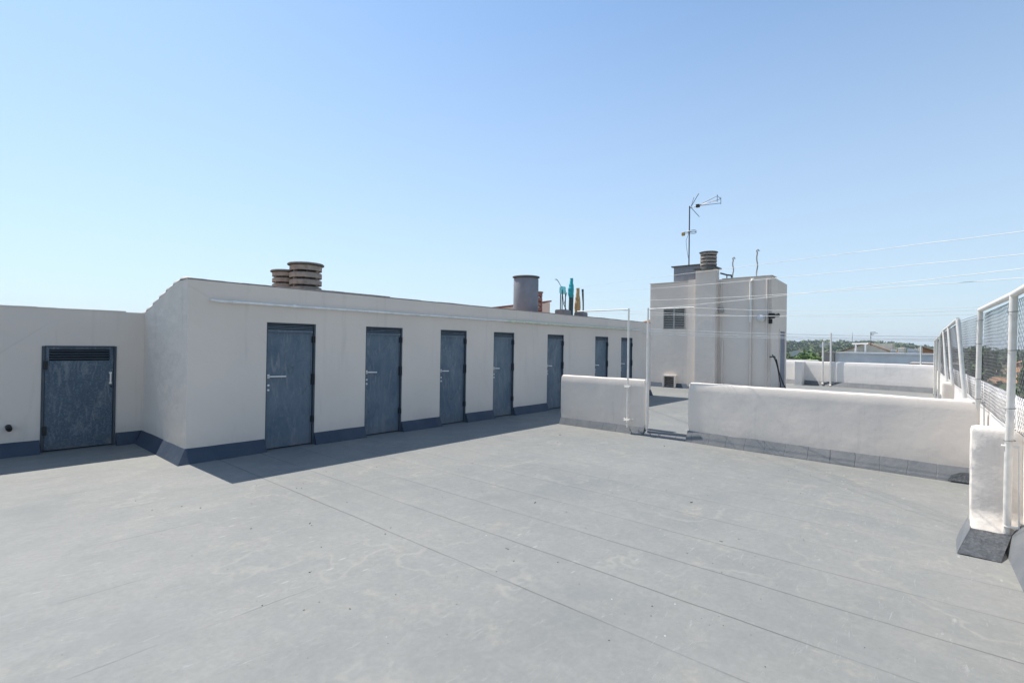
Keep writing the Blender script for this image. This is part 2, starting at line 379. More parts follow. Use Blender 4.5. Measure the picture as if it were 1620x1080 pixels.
# ------------------------------------------------------------ storage building with seven doors
sb = thing('storage_building', 'long low white storage building with a row of seven grey metal doors', 'building', loc=(0, 0, 0))
doors = [(3.25, 4.00), (4.91, 5.67), (6.59, 7.29), (8.12, 8.80), (10.08, 10.77), (12.32, 13.02), (13.81, 14.52)]
XE = 15.85
bm = B(); xs = [XC] + [v for d in doors for v in d] + [XE]
for i in range(len(xs) - 1):
    a, b = xs[i], xs[i + 1]
    isd = i % 2 == 1
    zs = [DH, HW] if isd else [0, DH, HW]
    for z0, z1 in zip(zs, zs[1:]):
        n = max(1, round((b - a) / .4))
        for k in range(n):
            x0, x1 = a + (b - a) * k / n, a + (b - a) * (k + 1) / n
            poly(bm, ((x0, YW, z0), (x1, YW, z0), (x1, YW, z1), (x0, YW, z1)))
    if isd:
        for x in (a, b): poly(bm, ((x, YW, 0), (x, YW + .10, 0), (x, YW + .10, DH), (x, YW, DH)))
        poly(bm, ((a, YW, DH), (b, YW, DH), (b, YW + .10, DH), (a, YW + .10, DH)))
# left side wall follows the slope of the roof, then end wall and back
prof = [(YW, HW), (7.86, 2.42), (8.28, 2.34), (8.87, 2.19), (9.45, 2.03), (9.70, 1.98), (12.4, 1.7)]
for (y0, z0), (y1, z1) in zip(prof, prof[1:]):
    poly(bm, ((XC, y0, 0), (XC, y0, z0), (XC, y1, z1), (XC, y1, 0)))
    poly(bm, ((XE, y0, 0), (XE, y1, 0), (XE, y1, z1), (XE, y0, z0)))
poly(bm, ((XC, 12.4, 0), (XC, 12.4, 1.7), (XE, 12.4, 1.7), (XE, 12.4, 0)))
bmesh.ops.remove_doubles(bm, verts=bm.verts, dist=.001)
obj('wall', bm, 'wall', sb)
# roof behind the front edge, tile verge on the left
bm = B()
for (y0, z0), (y1, z1) in zip(prof, prof[1:]):
    poly(bm, ((XC, y0, z0 + .004), (XE, y0, z0 + .004), (XE, y1, z1 + .004), (XC, y1, z1 + .004)))
rf = obj('roof', bm, 'rooftile', sb)
bm = B(); n = 60; prev = None
for k in range(n):
    x0, x1 = XC + (XE - XC) * k / n, XC + (XE - XC) * (k + 1) / n
    h = .012 + .010 * (noise.noise(Vector((x0 * 1.7, 0, 0))) + .4) + (.012 if 3.9 < x0 < 5.4 else 0)
    box(bm, (x0, YW + .03 + .02 * noise.noise(Vector((x0 * 3, 5, 0))), HW + .005), (x1 + .0, YW + .34, HW + .006 + max(.006, h)))
obj('roof_edge', bm, 'mortar', rf)
bm = B()   # verge: overlapping curved tiles bedded along the slope
vp = [(7.62, 2.405), (7.86, 2.405), (8.14, 2.37), (8.46, 2.30), (8.78, 2.22), (9.10, 2.135), (9.42, 2.045), (9.70, 1.99)]
for (y0, z0), (y1, z1) in zip(vp, vp[1:]):
    A = Vector((XC + .07, y0 - .02, z0 - .02)); Bq = Vector((XC + .07, y1 + .05, z1 + .0))
    tube(bm, [A, A.lerp(Bq, .5), Bq], [.035 if y0 < 7.7 else .058, .062, .070], 12)
wob(bm, .008, 9)
obj('verge_tiles', bm, 'verge', rf, smooth=True)
# skirting between doors, mitred at the corner
bm = B()
skirt(bm, [(XC, YV - .002), (XC, YW), (doors[0][0] - .01, YW)], [(XC - .12, YV - .12), (XC - .125, YW - .15), (doors[0][0] - .01, YW - .10)])
obj('skirting', bm, 'skirt', sb)
for i in range(7):
    xa, xb = doors[i][1] + .003, (doors[i + 1][0] - .003 if i < 6 else XE)
    bm = B(); skirt(bm, [(xa, YW), (xb, YW)], [(xa, YW - .09), (xb, YW - .09)]); obj('skirting', bm, 'skirt', sb)

def make_door(i, x0, x1):
    y = YW + .035
    bm = B(); box(bm, (x0 + .022, y, .02), (x1 - .03, y + .03, 1.775), .004)
    # folded edges and a shallow channel below the handle
    box(bm, (x0 + .022, y - .006, .02), (x0 + .05, y + .001, 1.775), .002)
    box(bm, (x1 - .055, y - .006, .02), (x1 - .03, y + .001, 1.775), .002)
    d = obj('door', bm, 'door%d' % i, sb)
    bm = B()
    box(bm, (x0 - .002, YW + .012, 0), (x0 + .018, YW + .07, DH - .002))
    box(bm, (x1 - .022, YW - .003, 0), (x1 + .004, YW + .07, DH - .002))
    box(bm, (x0 + .018, YW + .012, DH - .022), (x1 - .022, YW + .07, DH - .002))
    box(bm, (x0 + .018, YW + .02, 1.782), (x1 - .022, YW + .07, 1.80))
    obj('door_frame', bm, 'frame', d)
    bm = B()
    for z in (1.812, 1.838):
        box(bm, (x0 + .018, YW + .03, z - .006), (x1 - .022, YW + .045, z + .006))
    box(bm, (x0 + .02, YW + .004, 1.742), (x1 - .04, y - .0065, 1.775))
    obj('top_strip', bm, 'door%d' % i, d)
    bm = B(); box(bm, (x0, YW + .085, 0), (x1, YW + .099, DH)); obj('door_recess', bm, 'gap', d)
    zh = 1.085 + .015 * math.sin(i * 2.1); L = (.24, .17, .16, .13, .12, .13, .14)[i]
    bm = B(); tube(bm, [(x0 + .045, y, zh), (x0 + .045, y - .05, zh), (x0 + .06, y - .055, zh), (x0 + .045 + L, y - .055, zh - .004)], .0115, 8)
    box(bm, (x0 + .03, y - .012, zh - .03), (x0 + .062, y - .006, zh + .03))
    obj('handle', bm, 'white_metal', d, smooth=True)
    for dz in (-.13, -.20):
        bm = B(); lathe(bm, (0, 0, 0), [(.017, 0), (.017, .012), (.010, .016)], 12)
        for v in bm.verts: v.co = Vector((x0 + .045 + v.co.x, y - .006 - v.co.z, zh + dz + v.co.y))
        obj('lock' if dz > -.15 else 'keyhole_plate', bm, 'chrome', d)
    for z in (1.66, 1.10, .38) if i != 0 else (1.64, 1.02, .40):
        hh = .10 if z != 1.10 and z != 1.02 else .17
        bm = B(); tube(bm, [(x1 - .014, YW - .012, z - hh / 2), (x1 - .014, YW - .012, z + hh / 2)], .012, 8)
        box(bm, (x1 - .05, YW + .024, z - hh / 2), (x1 - .02, YW + .0285, z + hh / 2))
        obj('hinge', bm, 'hinge', d)
for i, (a, b) in enumerate(doors): make_door(i, a, b)

# conduit along the wall above the doors
bm = B(); ys = YW - .055
pts = [(2.56 + k * .5, ys, 2.135 + .007 * noise.noise(Vector((k * .7, 0, 3)))) for k in range(25)]
tube(bm, [(2.50, ys + .045, 2.15), (2.51, ys + .01, 2.145)] + pts + [(15.0, ys, 2.15)], .0175, 10)
for x in (2.75, 3.6, 4.9, 6.1, 7.3, 8.4, 9.5, 11, 12.4, 13.6):
    lathe(bm, (0, 0, 0), [(.024, 0), (.024, .05)], 10)
    for v in list(bm.verts)[-20:]: v.co = Vector((x + v.co.z, ys + v.co.x, 2.136 + v.co.y))
obj('pipe', bm, 'pipe', sb, smooth=True)
bm = B()
pts = []; rr = []
for k in range(60):
    x = 8.45 + k * .1; pts.append((x, ys, 2.137 + .01 * noise.noise(Vector((x * 6, 0, 0))))); rr.append(.024 + .018 * abs(noise.noise(Vector((x * 7, 2, 0)))) * (1.6 if k < 28 else .7))
tube(bm, pts, rr, 9); obj('pipe_wrap', bm, 'pipe_rough', sb)

def cowl(parent, c, r, z0, z1, nr, mat, cap, name='chimney', capr=1.12, n=36):
    """louvred clay cowl: separated rings on hidden posts under a flat cap"""
    bm = B(); H = z1 - z0; ch = .035; hh = (H - ch) / nr
    for k in range(nr):
        zb = z0 + hh * k + hh * .30; zt = z0 + hh * (k + 1)
        lathe(bm, (c[0], c[1], 0), [(r * .86, zb), (r, zb - .006), (r * 1.0, zt - .012), (r * .90, zt)], n, close=True)
    for a in (3.2, 5.3, 1.1):
        x, y = c[0] + r * .74 * math.cos(a), c[1] + r * .74 * math.sin(a); box(bm, (x - .025, y - .025, z0 - .02), (x + .025, y + .025, z1 - ch))
    wob(bm, .003, 12)
    o = obj(name, bm, mat, parent)
    bm = B(); lathe(bm, (c[0], c[1], z1 - ch), [(r * capr, 0), (r * (capr + .03), ch * .5), (r * capr * .97, ch), (r * .5, ch * 1.25)], n)
    obj('cap', bm, cap, o)
    bm = B(); lathe(bm, (c[0], c[1], z0 - .14), [(r * 1.05, 0), (r * 1.0, .14), (r * .85, .15)], n); obj('base', bm, cap, o)
    return o
cowl(rf, (4.27, 8.42), .262, 2.42, 2.945, 4, 'clay', 'clay_cap')
cowl(rf, (4.10, 8.78), .225, 2.40, 2.835, 4, 'clay', 'clay_cap')
cowl(rf, (11.60, 9.1), .17, 2.28, 3.16, 6, 'redclay', 'redclay')
bm = B(); box(bm, (4.0, 8.0, 2.405), (5.2, 8.35, 2.435), .006); obj('chimney_slab', bm, 'clay_cap', rf)
tk = B(); lathe(tk, (10.52, 8.62, 2.1), [(.325, 0), (.335, .03), (.335, 1.26), (.32, 1.285)], 48); vt = obj('vent_stack', tk, 'tank', rf, smooth=True)
bm = B(); lathe(bm, (10.52, 8.62, 3.395), [(.30, -.012), (.30, .012), (.36, .014), (.37, .03), (.36, .045), (.2, .06)], 48); obj('cap', bm, 'tank_cap', vt, smooth=True)

# ------------------------------------------------------------ recessed wall with the louvred door on the left
an = thing('annex_wall', 'lower white wall with a short louvred metal door at the left end', 'wall')
vx0, vx1, vh = 1.06, 1.89, 1.49
bm = B()
for a, b, z0, z1 in ((-6, vx0, 0, vh), (vx1, XC, 0, vh), (-6, XC, vh, 2.015)):
    n = max(1, round((b - a) / .4))
    for k in range(n): poly(bm, ((a + (b - a) * k / n, YV, z0), (a + (b - a) * (k + 1) / n, YV, z0), (a + (b - a) * (k + 1) / n, YV, z1), (a + (b - a) * k / n, YV, z1)))
poly(bm, ((-6, YV, 2.015), (XC, YV, 2.015), (XC, YV + .25, 2.02), (-6, YV + .25, 2.02)))
poly(bm, ((-6, YV + .25, 2.02), (XC, YV + .25, 2.02), (XC, YV + .25, 0), (-6, YV + .25, 0)))
for x in (vx0, vx1): poly(bm, ((x, YV, 0), (x, YV + .1, 0), (x, YV + .1, vh), (x, YV, vh)))
poly(bm, ((vx0, YV, vh), (vx1, YV, vh), (vx1, YV + .1, vh), (vx0, YV + .1, vh)))
obj('wall', bm, 'wall', an)
bm = B()
for k in range(40):
    x0 = -6 + k * .2; 
    if x0 + .2 > XC: break
    box(bm, (x0, YV - .006, 2.016), (x0 + .2, YV + .255, 2.024 + .006 * (1 + noise.noise(Vector((x0 * 2, 0, 9))))))
obj('coping', bm, 'wall', an)
bm = B(); skirt(bm, [(-6, YV), (vx0 - .01, YV)], [(-6, YV - .12), (vx0 - .01, YV - .12)]); obj('skirting', bm, 'skirt', an); bm = B(); skirt(bm, [(vx1 + .01, YV), (XC - .01, YV)], [(vx1 + .01, YV - .15), (XC - .125, YV - .125)])
obj('skirting', bm, 'skirt', an)
y = YV + .01
bm = B(); box(bm, (vx0 + .035, y, .02), (vx1 - .03, y + .025, 1.28)); box(bm, (vx0 + .035, y, 1.28), (vx0 + .075, y + .025, 1.475)); box(bm, (vx1 - .075, y, 1.28), (vx1 - .03, y + .025, 1.475)); box(bm, (vx0 + .075, y, 1.445), (vx1 - .075, y + .025, 1.475))
vd = obj('louvred_door', bm, 'vdoor', an)
bm = B()
for k in range(4):
    z = 1.30 + k * .038
    prism(bm, [(vx0 + .075, y - .004, z), (vx1 - .075, y - .004, z), (vx1 - .075, y + .02, z + .014), (vx0 + .075, y + .02, z + .014)], [(vx0 + .075, y - .004, z + .006), (vx1 - .075, y - .004, z + .006), (vx1 - .075, y + .02, z + .022), (vx0 + .075, y + .02, z + .022)])
obj('louvre', bm, 'frame', vd)
bm = B(); box(bm, (vx0 + .0, y + .06, .0), (vx1, y + .08, vh)); obj('door_recess', bm, 'gap', vd)
bm = B(); box(bm, (vx0 - .004, YV - .012, 0), (vx0 + .028, YV + .05, vh)); box(bm, (vx1 - .024, YV - .012, 0), (vx1 + .004, YV + .05, vh)); box(bm, (vx0 + .028, YV - .012, vh - .014), (vx1 - .024, YV + .05, vh + .004)); obj('door_frame', bm, 'frame', vd)
bm = B(); box(bm, (vx1 - .075, y - .035, .93), (vx1 - .055, y - .025, 1.10), .004); box(bm, (vx1 - .08, y - .03, .925), (vx1 - .05, y - .001, .955), .004); box(bm, (vx1 - .08, y - .03, 1.075), (vx1 - .05, y - .001, 1.105), .004); obj('handle', bm, 'chrome', vd)
bm = B(); lathe(bm, (0, 0, 0), [(.014, 0), (.014, .01)], 12)
for v in bm.verts: v.co = Vector((vx1 - .05 + v.co.x, y - v.co.z, .885 + v.co.y))
obj('lock', bm, 'black', vd)
for z in (1.22, .30):
    bm = B(); box(bm, (vx0 + .012, YV - .03, z - .06), (vx0 + .06, YV - .013, z + .06), .003); obj('hinge', bm, 'hinge', vd)
bm = B(); tube(bm, [(.74, YV + .02, .40), (.74, YV - .10, .385)], .034, 14); tube(bm, [(.74, YV - .101, .385), (.74, YV - .14, .375)], .028, 14); obj('drain_spout', bm, 'black', an, smooth=True)

# ------------------------------------------------------------ low parapets across the terrace
lp = thing('low_wall', 'short white low wall with a metal clothesline post at its open end', 'wall', 'low white dividing walls')
obj('wall', slab_wall((8.57, 6.05), (8.585, 4.19), .13, 1.0, .17, .035, seed=3), 'low', lp, smooth=True)
bm = B(); skirt(bm, [(8.575, 6.04), (8.585, 4.19)], [(8.50, 6.04), (8.50, 4.19)], .135, .01); box(bm, (8.575, 4.20, 0), (8.73, 6.04, .128)); obj('skirting', bm, 'skirt_lit', lp)
lq = thing('low_wall', 'long white low wall with glossy thick paint running to the right parapet', 'wall', 'low white dividing walls')
obj('wall', slab_wall((8.58, 3.385), (8.37, -.27), .17, 1.0, .17, .04, amp=.010, seed=8), 'low', lq, smooth=True)
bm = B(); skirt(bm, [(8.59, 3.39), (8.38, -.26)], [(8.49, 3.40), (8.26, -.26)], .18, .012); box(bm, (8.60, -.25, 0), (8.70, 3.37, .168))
obj('skirting', bm, 'skirt_lit', lq)
bm = B(); prism(bm, [(8.262, -.25, .012), (8.262, .0, .012), (8.30, -.03, .075), (8.33, -.12, .115), (8.34, -.25, .125)], [(8.252, -.25, .020), (8.252, .0, .020), (8.292, -.03, .083), (8.322, -.12, .123), (8.332, -.25, .133)]); obj('shadow_wedge', bm, 'bitumen_and_shadow', lq)  # dark sliver laid on as the shadow triangle at the wall's right end
t = thing('threshold', 'low painted step filling the gap between the two low walls', 'step')   # between the two low walls
bm = B(); box(bm, (8.602, 3.41, 0), (8.74, 4.18, .105), .012); obj('step', bm, 'floor', t)
bm = B(); skirt(bm, [(8.60, 4.185), (8.60, 3.405)], [(8.50, 4.185), (8.50, 3.405)], .095, .004); obj('skirting', bm, 'skirt_lit', t)

# ------------------------------------------------------------ right boundary wall with buttresses
bw = thing('boundary_wall', 'bright white boundary wall carrying the wire mesh fence on the right', 'wall')
obj('wall', slab_wall((26.6, fy(26.6) - .10), (-6, fy(-6) - .10), 0, 1.13, .20, .03, .3, .008, seed=5), 'bright', bw, smooth=True)
for s in bw.children: pass
for xa, xb in ((8.2, 6.1), (5.95, -6), (25.2, 8.8)):
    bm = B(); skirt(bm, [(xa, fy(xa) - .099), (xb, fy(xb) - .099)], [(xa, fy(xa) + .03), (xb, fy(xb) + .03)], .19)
    obj('skirting', bm, 'skirt_lit', bw)
def rbox(bm, a, b, r, n=(8, 8, 24)):
    grid = {}
    def V(i, j, k):
        if (i, j, k) not in grid:
            p = Vector((a[0] + (b[0] - a[0]) * i / n[0], a[1] + (b[1] - a[1]) * j / n[1], a[2] + (b[2] - a[2]) * k / n[2]))
            q_ = Vector([min(max(p[m], a[m] + r), b[m] - r) for m in range(3)]); d = p - q_
            if d.length > 0: p = q_ + d.normalized() * r
            grid[(i, j, k)] = bm.verts.new(p)
        return grid[(i, j, k)]
    for u, v, w_ in ((0, 1, 2), (1, 2, 0), (2, 0, 1)):
        for e in (0, n[w_]):
            for i in range(n[u]):
                for j in range(n[v]):
                    def I(x, y): 
                        t_ = [0, 0, 0]; t_[u] = x; t_[v] = y; t_[w_] = e; return V(*t_)
                    bm.faces.new((I(i, j), I(i + 1, j), I(i + 1, j + 1), I(i, j + 1)))
def buttress(x0, x1, ya, yb, zt, seed, flare):
    bm = B(); rbox(bm, (x0, ya, -.04), (x1, yb, zt), .035)
    for v in bm.verts:
        if v.co.z < .24 and flare: v.co.x -= (.24 - v.co.z) ** 1.3 * .9 * (v.co.x < (x0 + x1) / 2)
    bmesh.ops.recalc_face_normals(bm, faces=bm.faces)
    wob(bm, .006, 4, seed); return bm
obj('buttress', buttress(5.95, 6.13, -.50, -.145, .955, 2, True), 'low_rough', bw, smooth=True)
obj('buttress', buttress(14.9, 15.1, -.2, .12, .91, 6, False), 'low', bw, smooth=True)
bm = B()   # black bitumen flap at the foot of the near buttress
poly(bm, [(5.86, -.15, .10), (5.86, -.40, .10), (5.37, -.31, .006), (5.37, -.06, .006)])
bmesh.ops.subdivide_edges(bm, edges=bm.edges, cuts=8, use_grid_fill=True)
for v in bm.verts: v.co.z += .006 * noise.noise(v.co * 14)
ob = obj('bitumen_flap', bm, 'bitumen_and_shadow', bw)
bm = B(); poly(bm, [(5.86, -.148, .10), (5.37, -.058, .006), (5.75, -.055, .004), (6.14, -.09, .004), (6.14, -.14, .13)]); obj('buttress_skirting', bm, 'skirt_lit', bw)

# ------------------------------------------------------------ chain-link fence
fe = thing('wire_fence', 'white posted chain link fence along the top of the right boundary wall', 'fence')
posts = [((2.9, None, .02), (2.85, None, 2.06)), ((5.90, None, .02), (5.62, None, 2.06)), ((8.52, None, .25), (8.18, None, 2.10)), ((10.32, None, .90), (10.4, -.10, 2.10)), ((13.44, None, .93), (13.6, .01, 2.10)), ((15.62, None, .90), (15.8, .10, 2.10)), ((20.3, None, .03), (19.6, None, 2.06)), ((22.8, None, .03), (22.0, None, 2.02)), ((24.5, None, .03), (24.3, None, 1.96))]
pp = []
for a, b in posts:
    A = Vector((a[0], fy(a[0]) if a[1] is None else a[1], a[2])); Bq = Vector((b[0], fy(b[0]) if b[1] is None else b[1], b[2])); pp.append((A, Bq))
    bm = B(); rad_ = .026 if a[0] < 9 else .029
    tube(bm, [A, A.lerp(Bq, .33) + Vector((0, .004, 0)), A.lerp(Bq, .66), Bq], rad_, 14)
    obj('post', bm, 'white_metal', fe, smooth=True)
for i0, i1 in ((0, 2), (3, 6), (6, 8)):
    bm = B(); tube(bm, [pp[k][1] + Vector((0, 0, .006)) for k in range(i0, i1 + 1)] if i0 else [pp[0][1] + Vector((-4, -.17, .03)), pp[0][1], pp[1][1], pp[2][1]], .026, 12); obj('top_rail', bm, 'white_metal', fe, smooth=True)
def mesh_panel(xa, xb, zb0, zt0, zt1, lean0=0., lean1=0.):
    cw, ch = .078, .070; bm = B(); n = int((xb - xa) / cw * 2)
    def P(i, j):
        x = xa + i * cw / 2; s = (x - xa) / (xb - xa); zt = zt0 + (zt1 - zt0) * s; z = min(zb0 + j * ch / 2, zt)
        lean = lean0 + (lean1 - lean0) * s; sag = .012 * noise.noise(Vector((x * 1.3, z * 1.5, 0)))
        return Vector((x, fy(x) - .035 + sag + lean * (z - .95), z + .012 * noise.noise(Vector((x * .8, 3, 0)))))
    rows = int((max(zt0, zt1) - zb0) / ch * 2); r = .0014
    for i in range(n):
        for j in range(rows):
            if (i + j) % 2: a, b = P(i, j + 1), P(i + 1, j)
            else: a, b = P(i, j), P(i + 1, j + 1)
            d = (b - a); 
            if d.length < .01: continue
            d.normalize(); u = Vector((0, 1, 0)) * r; v = d.cross(Vector((0, 1, 0))) * r
            A = [bm.verts.new(a + q_) for q_ in (u, -u * .5 + v * .87, -u * .5 - v * .87)]; Q = [bm.verts.new(b + q_) for q_ in (u, -u * .5 + v * .87, -u * .5 - v * .87)]
            for k in range(3): bm.faces.new((A[k], A[(k + 1) % 3], Q[(k + 1) % 3], Q[k]))
    for z in (zb0, None):
        tube(bm, [P(i, 0) if z else Vector((P(i, 0).x, P(i, 0).y + (lean0 + (lean1 - lean0) * i / n) * 1.1, zt0 + (zt1 - zt0) * i / n - .005)) for i in range(0, n + 1, 4)], .003, 5)
    return obj('mesh_panel', bm, 'galvwire', fe)
segs = [(2.9, 5.72, 2.03, 2.03, 0, 0), (5.78, 8.22, 2.03, 2.06, 0, 0), (8.26, 10.36, 2.07, 2.08, 0, .085), (10.4, 13.52, 2.08, 2.08, .085, .09), (13.56, 15.7, 2.08, 2.08, .09, .09), (15.74, 19.9, 2.08, 2.03, .09, 0), (19.95, 22.3, 2.03, 2.0, 0, 0), (22.34, 24.4, 2.0, 1.95, 0, 0)]
for a, b, z0, z1, l0, l1 in segs: mesh_panel(a, b, .965, z0, z1, l0, l1)
for (A, Bq) in pp[1:3]:
    for t_ in (.93, .78, .55, .42):
        bm = B(); p = A.lerp(Bq, t_); tube(bm, [p + Vector((.036 * math.cos(k), .036 * math.sin(k), .002 * k)) for k in [j * .7 for j in range(10)]], .0022, 5)
        obj('tie_wire', bm, 'galvwire', fe)
    bm = B(); p = A.lerp(Bq, .06) + Vector((-.02, -.07, 0)); tube(bm, [p, A.lerp(Bq, .40) + Vector((-.01, -.055, 0))], .006, 6); tube(bm, [p + Vector((0, .09, .02)), p + Vector((0, -.03, .02))], .012, 8); tube(bm, [A.lerp(Bq, .40) + Vector((0, .05, 0)), A.lerp(Bq, .40) + Vector((0, -.06, 0))], .010, 8)
    obj('post_clamp', bm, 'white_metal', fe)

# ------------------------------------------------------------ clothesline posts and lines
def cpost(label, x, y, zb, zt, arm, brackets):
    t = thing('clothesline_post', label, 'post', 'clothesline posts at the gap in the low wall')
    bm = B(); tube(bm, [(x, y, zb), (x, y, zt)], .017, 12); obj('pole', bm, 'white_metal', t, smooth=True)
    bm = B(); tube(bm, [(x, y, zt - .02), (x, arm, zt - .02)], .012, 10); obj('crossbar', bm, 'white_metal', t, smooth=True)
    for z in brackets:
        bm = B(); tube(bm, [(x + .05, y - .09, z), (x - .025, y - .06, z), (x - .03, y + .05, z), (x + .05, y + .09, z)], .008, 8); tube(bm, [(x - .045, y - .05, z - .02), (x - .045, y + .05, z - .02)], .009, 8); obj('bracket', bm, 'white_metal', t)
    return t
cpost('white post clamped to the face of the short low wall', 8.49, 4.49, .12, 2.31, 5.62, (.88, .27))
cpost('white post at the open end of the short low wall', 8.56, 4.14, .11, 2.31, 3.30, ())
bm = B(); tube(bm, [(4.66, -.50, .0), (4.66, -.50, 2.5)], .03, 12); pq = tag(obj('anchor_post', bm, 'white_metal', smooth=True), 'tall post holding the clotheslines at the right boundary wall', 'post')
LG = 'clotheslines strung over the terrace'
def line(a, b, sag, label, r=.0026, twist=True, n=60):
    bm = B(); a, b = Vector(a), Vector(b); pts = []
    for k in range(n + 1):
        s = k / n; p = a.lerp(b, s); p.z -= sag * 4 * s * (1 - s); p.z += .004 * noise.noise(Vector((s * 40, a.x, 0))); pts.append(p)
    tube(bm, pts, r, 6); return tag(obj('clothesline', bm, 'line', smooth=True), label, 'clothesline', LG)
line((12.5, 8.2, 3.33), (4.66, -.47, 2.395), 0.0, 'uppermost clothesline rising from the bundled parasols towards the top right')
line((12.6, 8.2, 3.17), (4.66, -.47, 2.245), .04, 'second highest clothesline, just under the uppermost one')
line((12.7, 8.2, 2.98), (4.66, -.47, 2.09), .08, 'third highest clothesline, crossing the steeper line right of the tower')
line((8.56, 4.12, 2.29), (4.66, -.47, 2.155), .012, 'steep clothesline from the end post that crosses the third line')
line((8.56, 3.35, 2.29), (7.6, fy(7.6), 2.10), .05, 'clothesline leaving the tip of the right crossbar')
line((8.49, 4.6, 2.27), (8.2, fy(8.2), 2.05), .06, 'clothesline from the clamped post to the corner fence post')
line((8.49, 5.55, 2.29), (8.18, fy(8.18), 2.10), .08, 'clothesline from the tip of the left crossbar to the corner fence post')
line((15.2, 7.49, 2.20), (19.7, fy(19.7), 2.04), .05, 'far clothesline, upper of the three level ones across the tower', .0095)
line((15.2, 7.49, 2.12), (20.2, fy(20.2), 1.98), .06, 'far clothesline, middle of the three level ones across the tower', .0095)
line((15.2, 7.49, 2.04), (21.8, fy(21.8), 1.96), .05, 'far clothesline, lowest of the three level ones across the tower', .0095)

# ------------------------------------------------------------ stair tower
tw = thing('stair_tower', 'tall white stair tower with louvred window and masonry duct', 'building')
TX, TY0, TY1, TZ = 19.6, 4.78, 9.40, 4.20
bm = B()
prism(bm, [(TX, TY0, 0), (21.85, TY0, 0), (21.85, TY1, 0), (TX, TY1, 0)], [(TX, TY0, TZ), (21.85, TY0, TZ - .08), (21.85, TY1, TZ - .08), (TX, TY1, TZ)])
bmesh.ops.bevel(bm, geom=[e for e in bm.edges], offset=.02, segments=2, affect='EDGES')
obj('wall', bm, 'wall_old', tw)
bm = B(); box(bm, (TX + .06, TY1, 0), (21.8, 12.2, 2.33)); obj('side_room', bm, 'wall_old', tw)
bm = B(); box(bm, (TX + .02, TY1 + .02, .06), (TX + .055, TY1 + .18, 2.28)); obj('door_jamb', bm, 'gap', tw)
bm = B(); box(bm, (TX - .02, 7.36, TZ + .003), (21.8, TY1 + .02, TZ + .028)); box(bm, (TX - .02, TY0 - .02, TZ + .003), (20.2, 6.5, TZ + .025)); obj('coping', bm, 'low', tw)
bm = B(); box(bm, (TX - .05, 7.42, 0), (TX + .01, 7.78, TZ + .05), .01); obj('pilaster', bm, 'low', tw)
bm = B(); box(bm, (TX - .30, 6.62, 0), (TX + .05, 7.40, 4.58), .015); dt = obj('duct', bm, 'wall_old', tw)
bm = B(); box(bm, (TX - .36, 6.55, 4.582), (TX + .12, 7.46, 4.64), .01); obj('duct_cap', bm, 'clay_cap', dt)
cowl(dt, (TX - .1, 6.98), .30, 4.70, 5.26, 4, 'clay', 'clay_cap', name='chimney_cowl', n=28)
bm = B(); box(bm, (TX + .25, 7.30, TZ), (TX + 1.5, 8.50, 4.85)); tb = obj('tank_box', bm, 'tank', tw)
bm = B(); box(bm, (TX + .20, 7.25, 4.852), (TX + 1.55, 8.60, 4.90), .01); obj('lid', bm, 'clay_cap', tb)
bm = B(); skirt(bm, [(TX, TY1), (TX, 7.42)], [(TX - .10, TY1), (TX - .10, 7.42)], .17); obj('skirting', bm, 'skirt', tw); bm = B(); skirt(bm, [(TX, 6.6), (TX, TY0)], [(TX - .1, 6.6), (TX - .1, TY0)], .17); obj('skirting', bm, 'skirt', tw)
# louvred window
wy0, wy1, wz0, wz1 = 7.90, 8.80, 2.38, 3.19
bm = B(); box(bm, (TX - .004, wy0, wz0), (TX + .006, wy1, wz1)); wn = obj('louvred_window', bm, 'gap', tw)
bm = B()
for a, b in ((wy0, wy0 + .03), ((wy0 + wy1) / 2 - .03, (wy0 + wy1) / 2 + .03), (wy1 - .03, wy1)): box(bm, (TX - .03, a, wz0), (TX - .005, b, wz1))
box(bm, (TX - .028, wy0 + .03, wz1 - .03), (TX - .005, wy1 - .03, wz1)); box(bm, (TX - .03, wy0 - .03, wz0 - .035), (TX + .0, wy1 + .03, wz0 - .002)); obj('frame', bm, 'louvre_frame', wn)
bm = B()
for k in range(11):
    z = wz0 + .02 + k * .07
    for a, b in ((wy0 + .032, (wy0 + wy1) / 2 - .032), ((wy0 + wy1) / 2 + .032, wy1 - .032)):
        prism(bm, [(TX - .026, a, z), (TX - .026, b, z), (TX - .006, b, z + .03), (TX - .006, a, z + .03)], [(TX - .026, a, z + .012), (TX - .026, b, z + .012), (TX - .006, b, z + .042), (TX - .006, a, z + .042)])
obj('slats', bm, 'wood_dark', wn)
# vent grille at the foot
bm = B(); box(bm, (TX - .14, 8.22, .02), (TX - .005, 8.28, .44)); box(bm, (TX - .14, 8.70, .02), (TX - .005, 8.76, .44)); box(bm, (TX - .14, 8.22, .44), (TX - .005, 8.76, .49)); vg = obj('vent_surround', bm, 'low', tw)
bm = B(); box(bm, (TX - .04, 8.28, .02), (TX - .02, 8.70, .44)); obj('vent_recess', bm, 'gap', vg)
bm = B()
for k in range(5): box(bm, (TX - .09, 8.285, .06 + k * .08), (TX - .045, 8.695, .085 + k * .08))
obj('grille', bm, 'clay', vg)
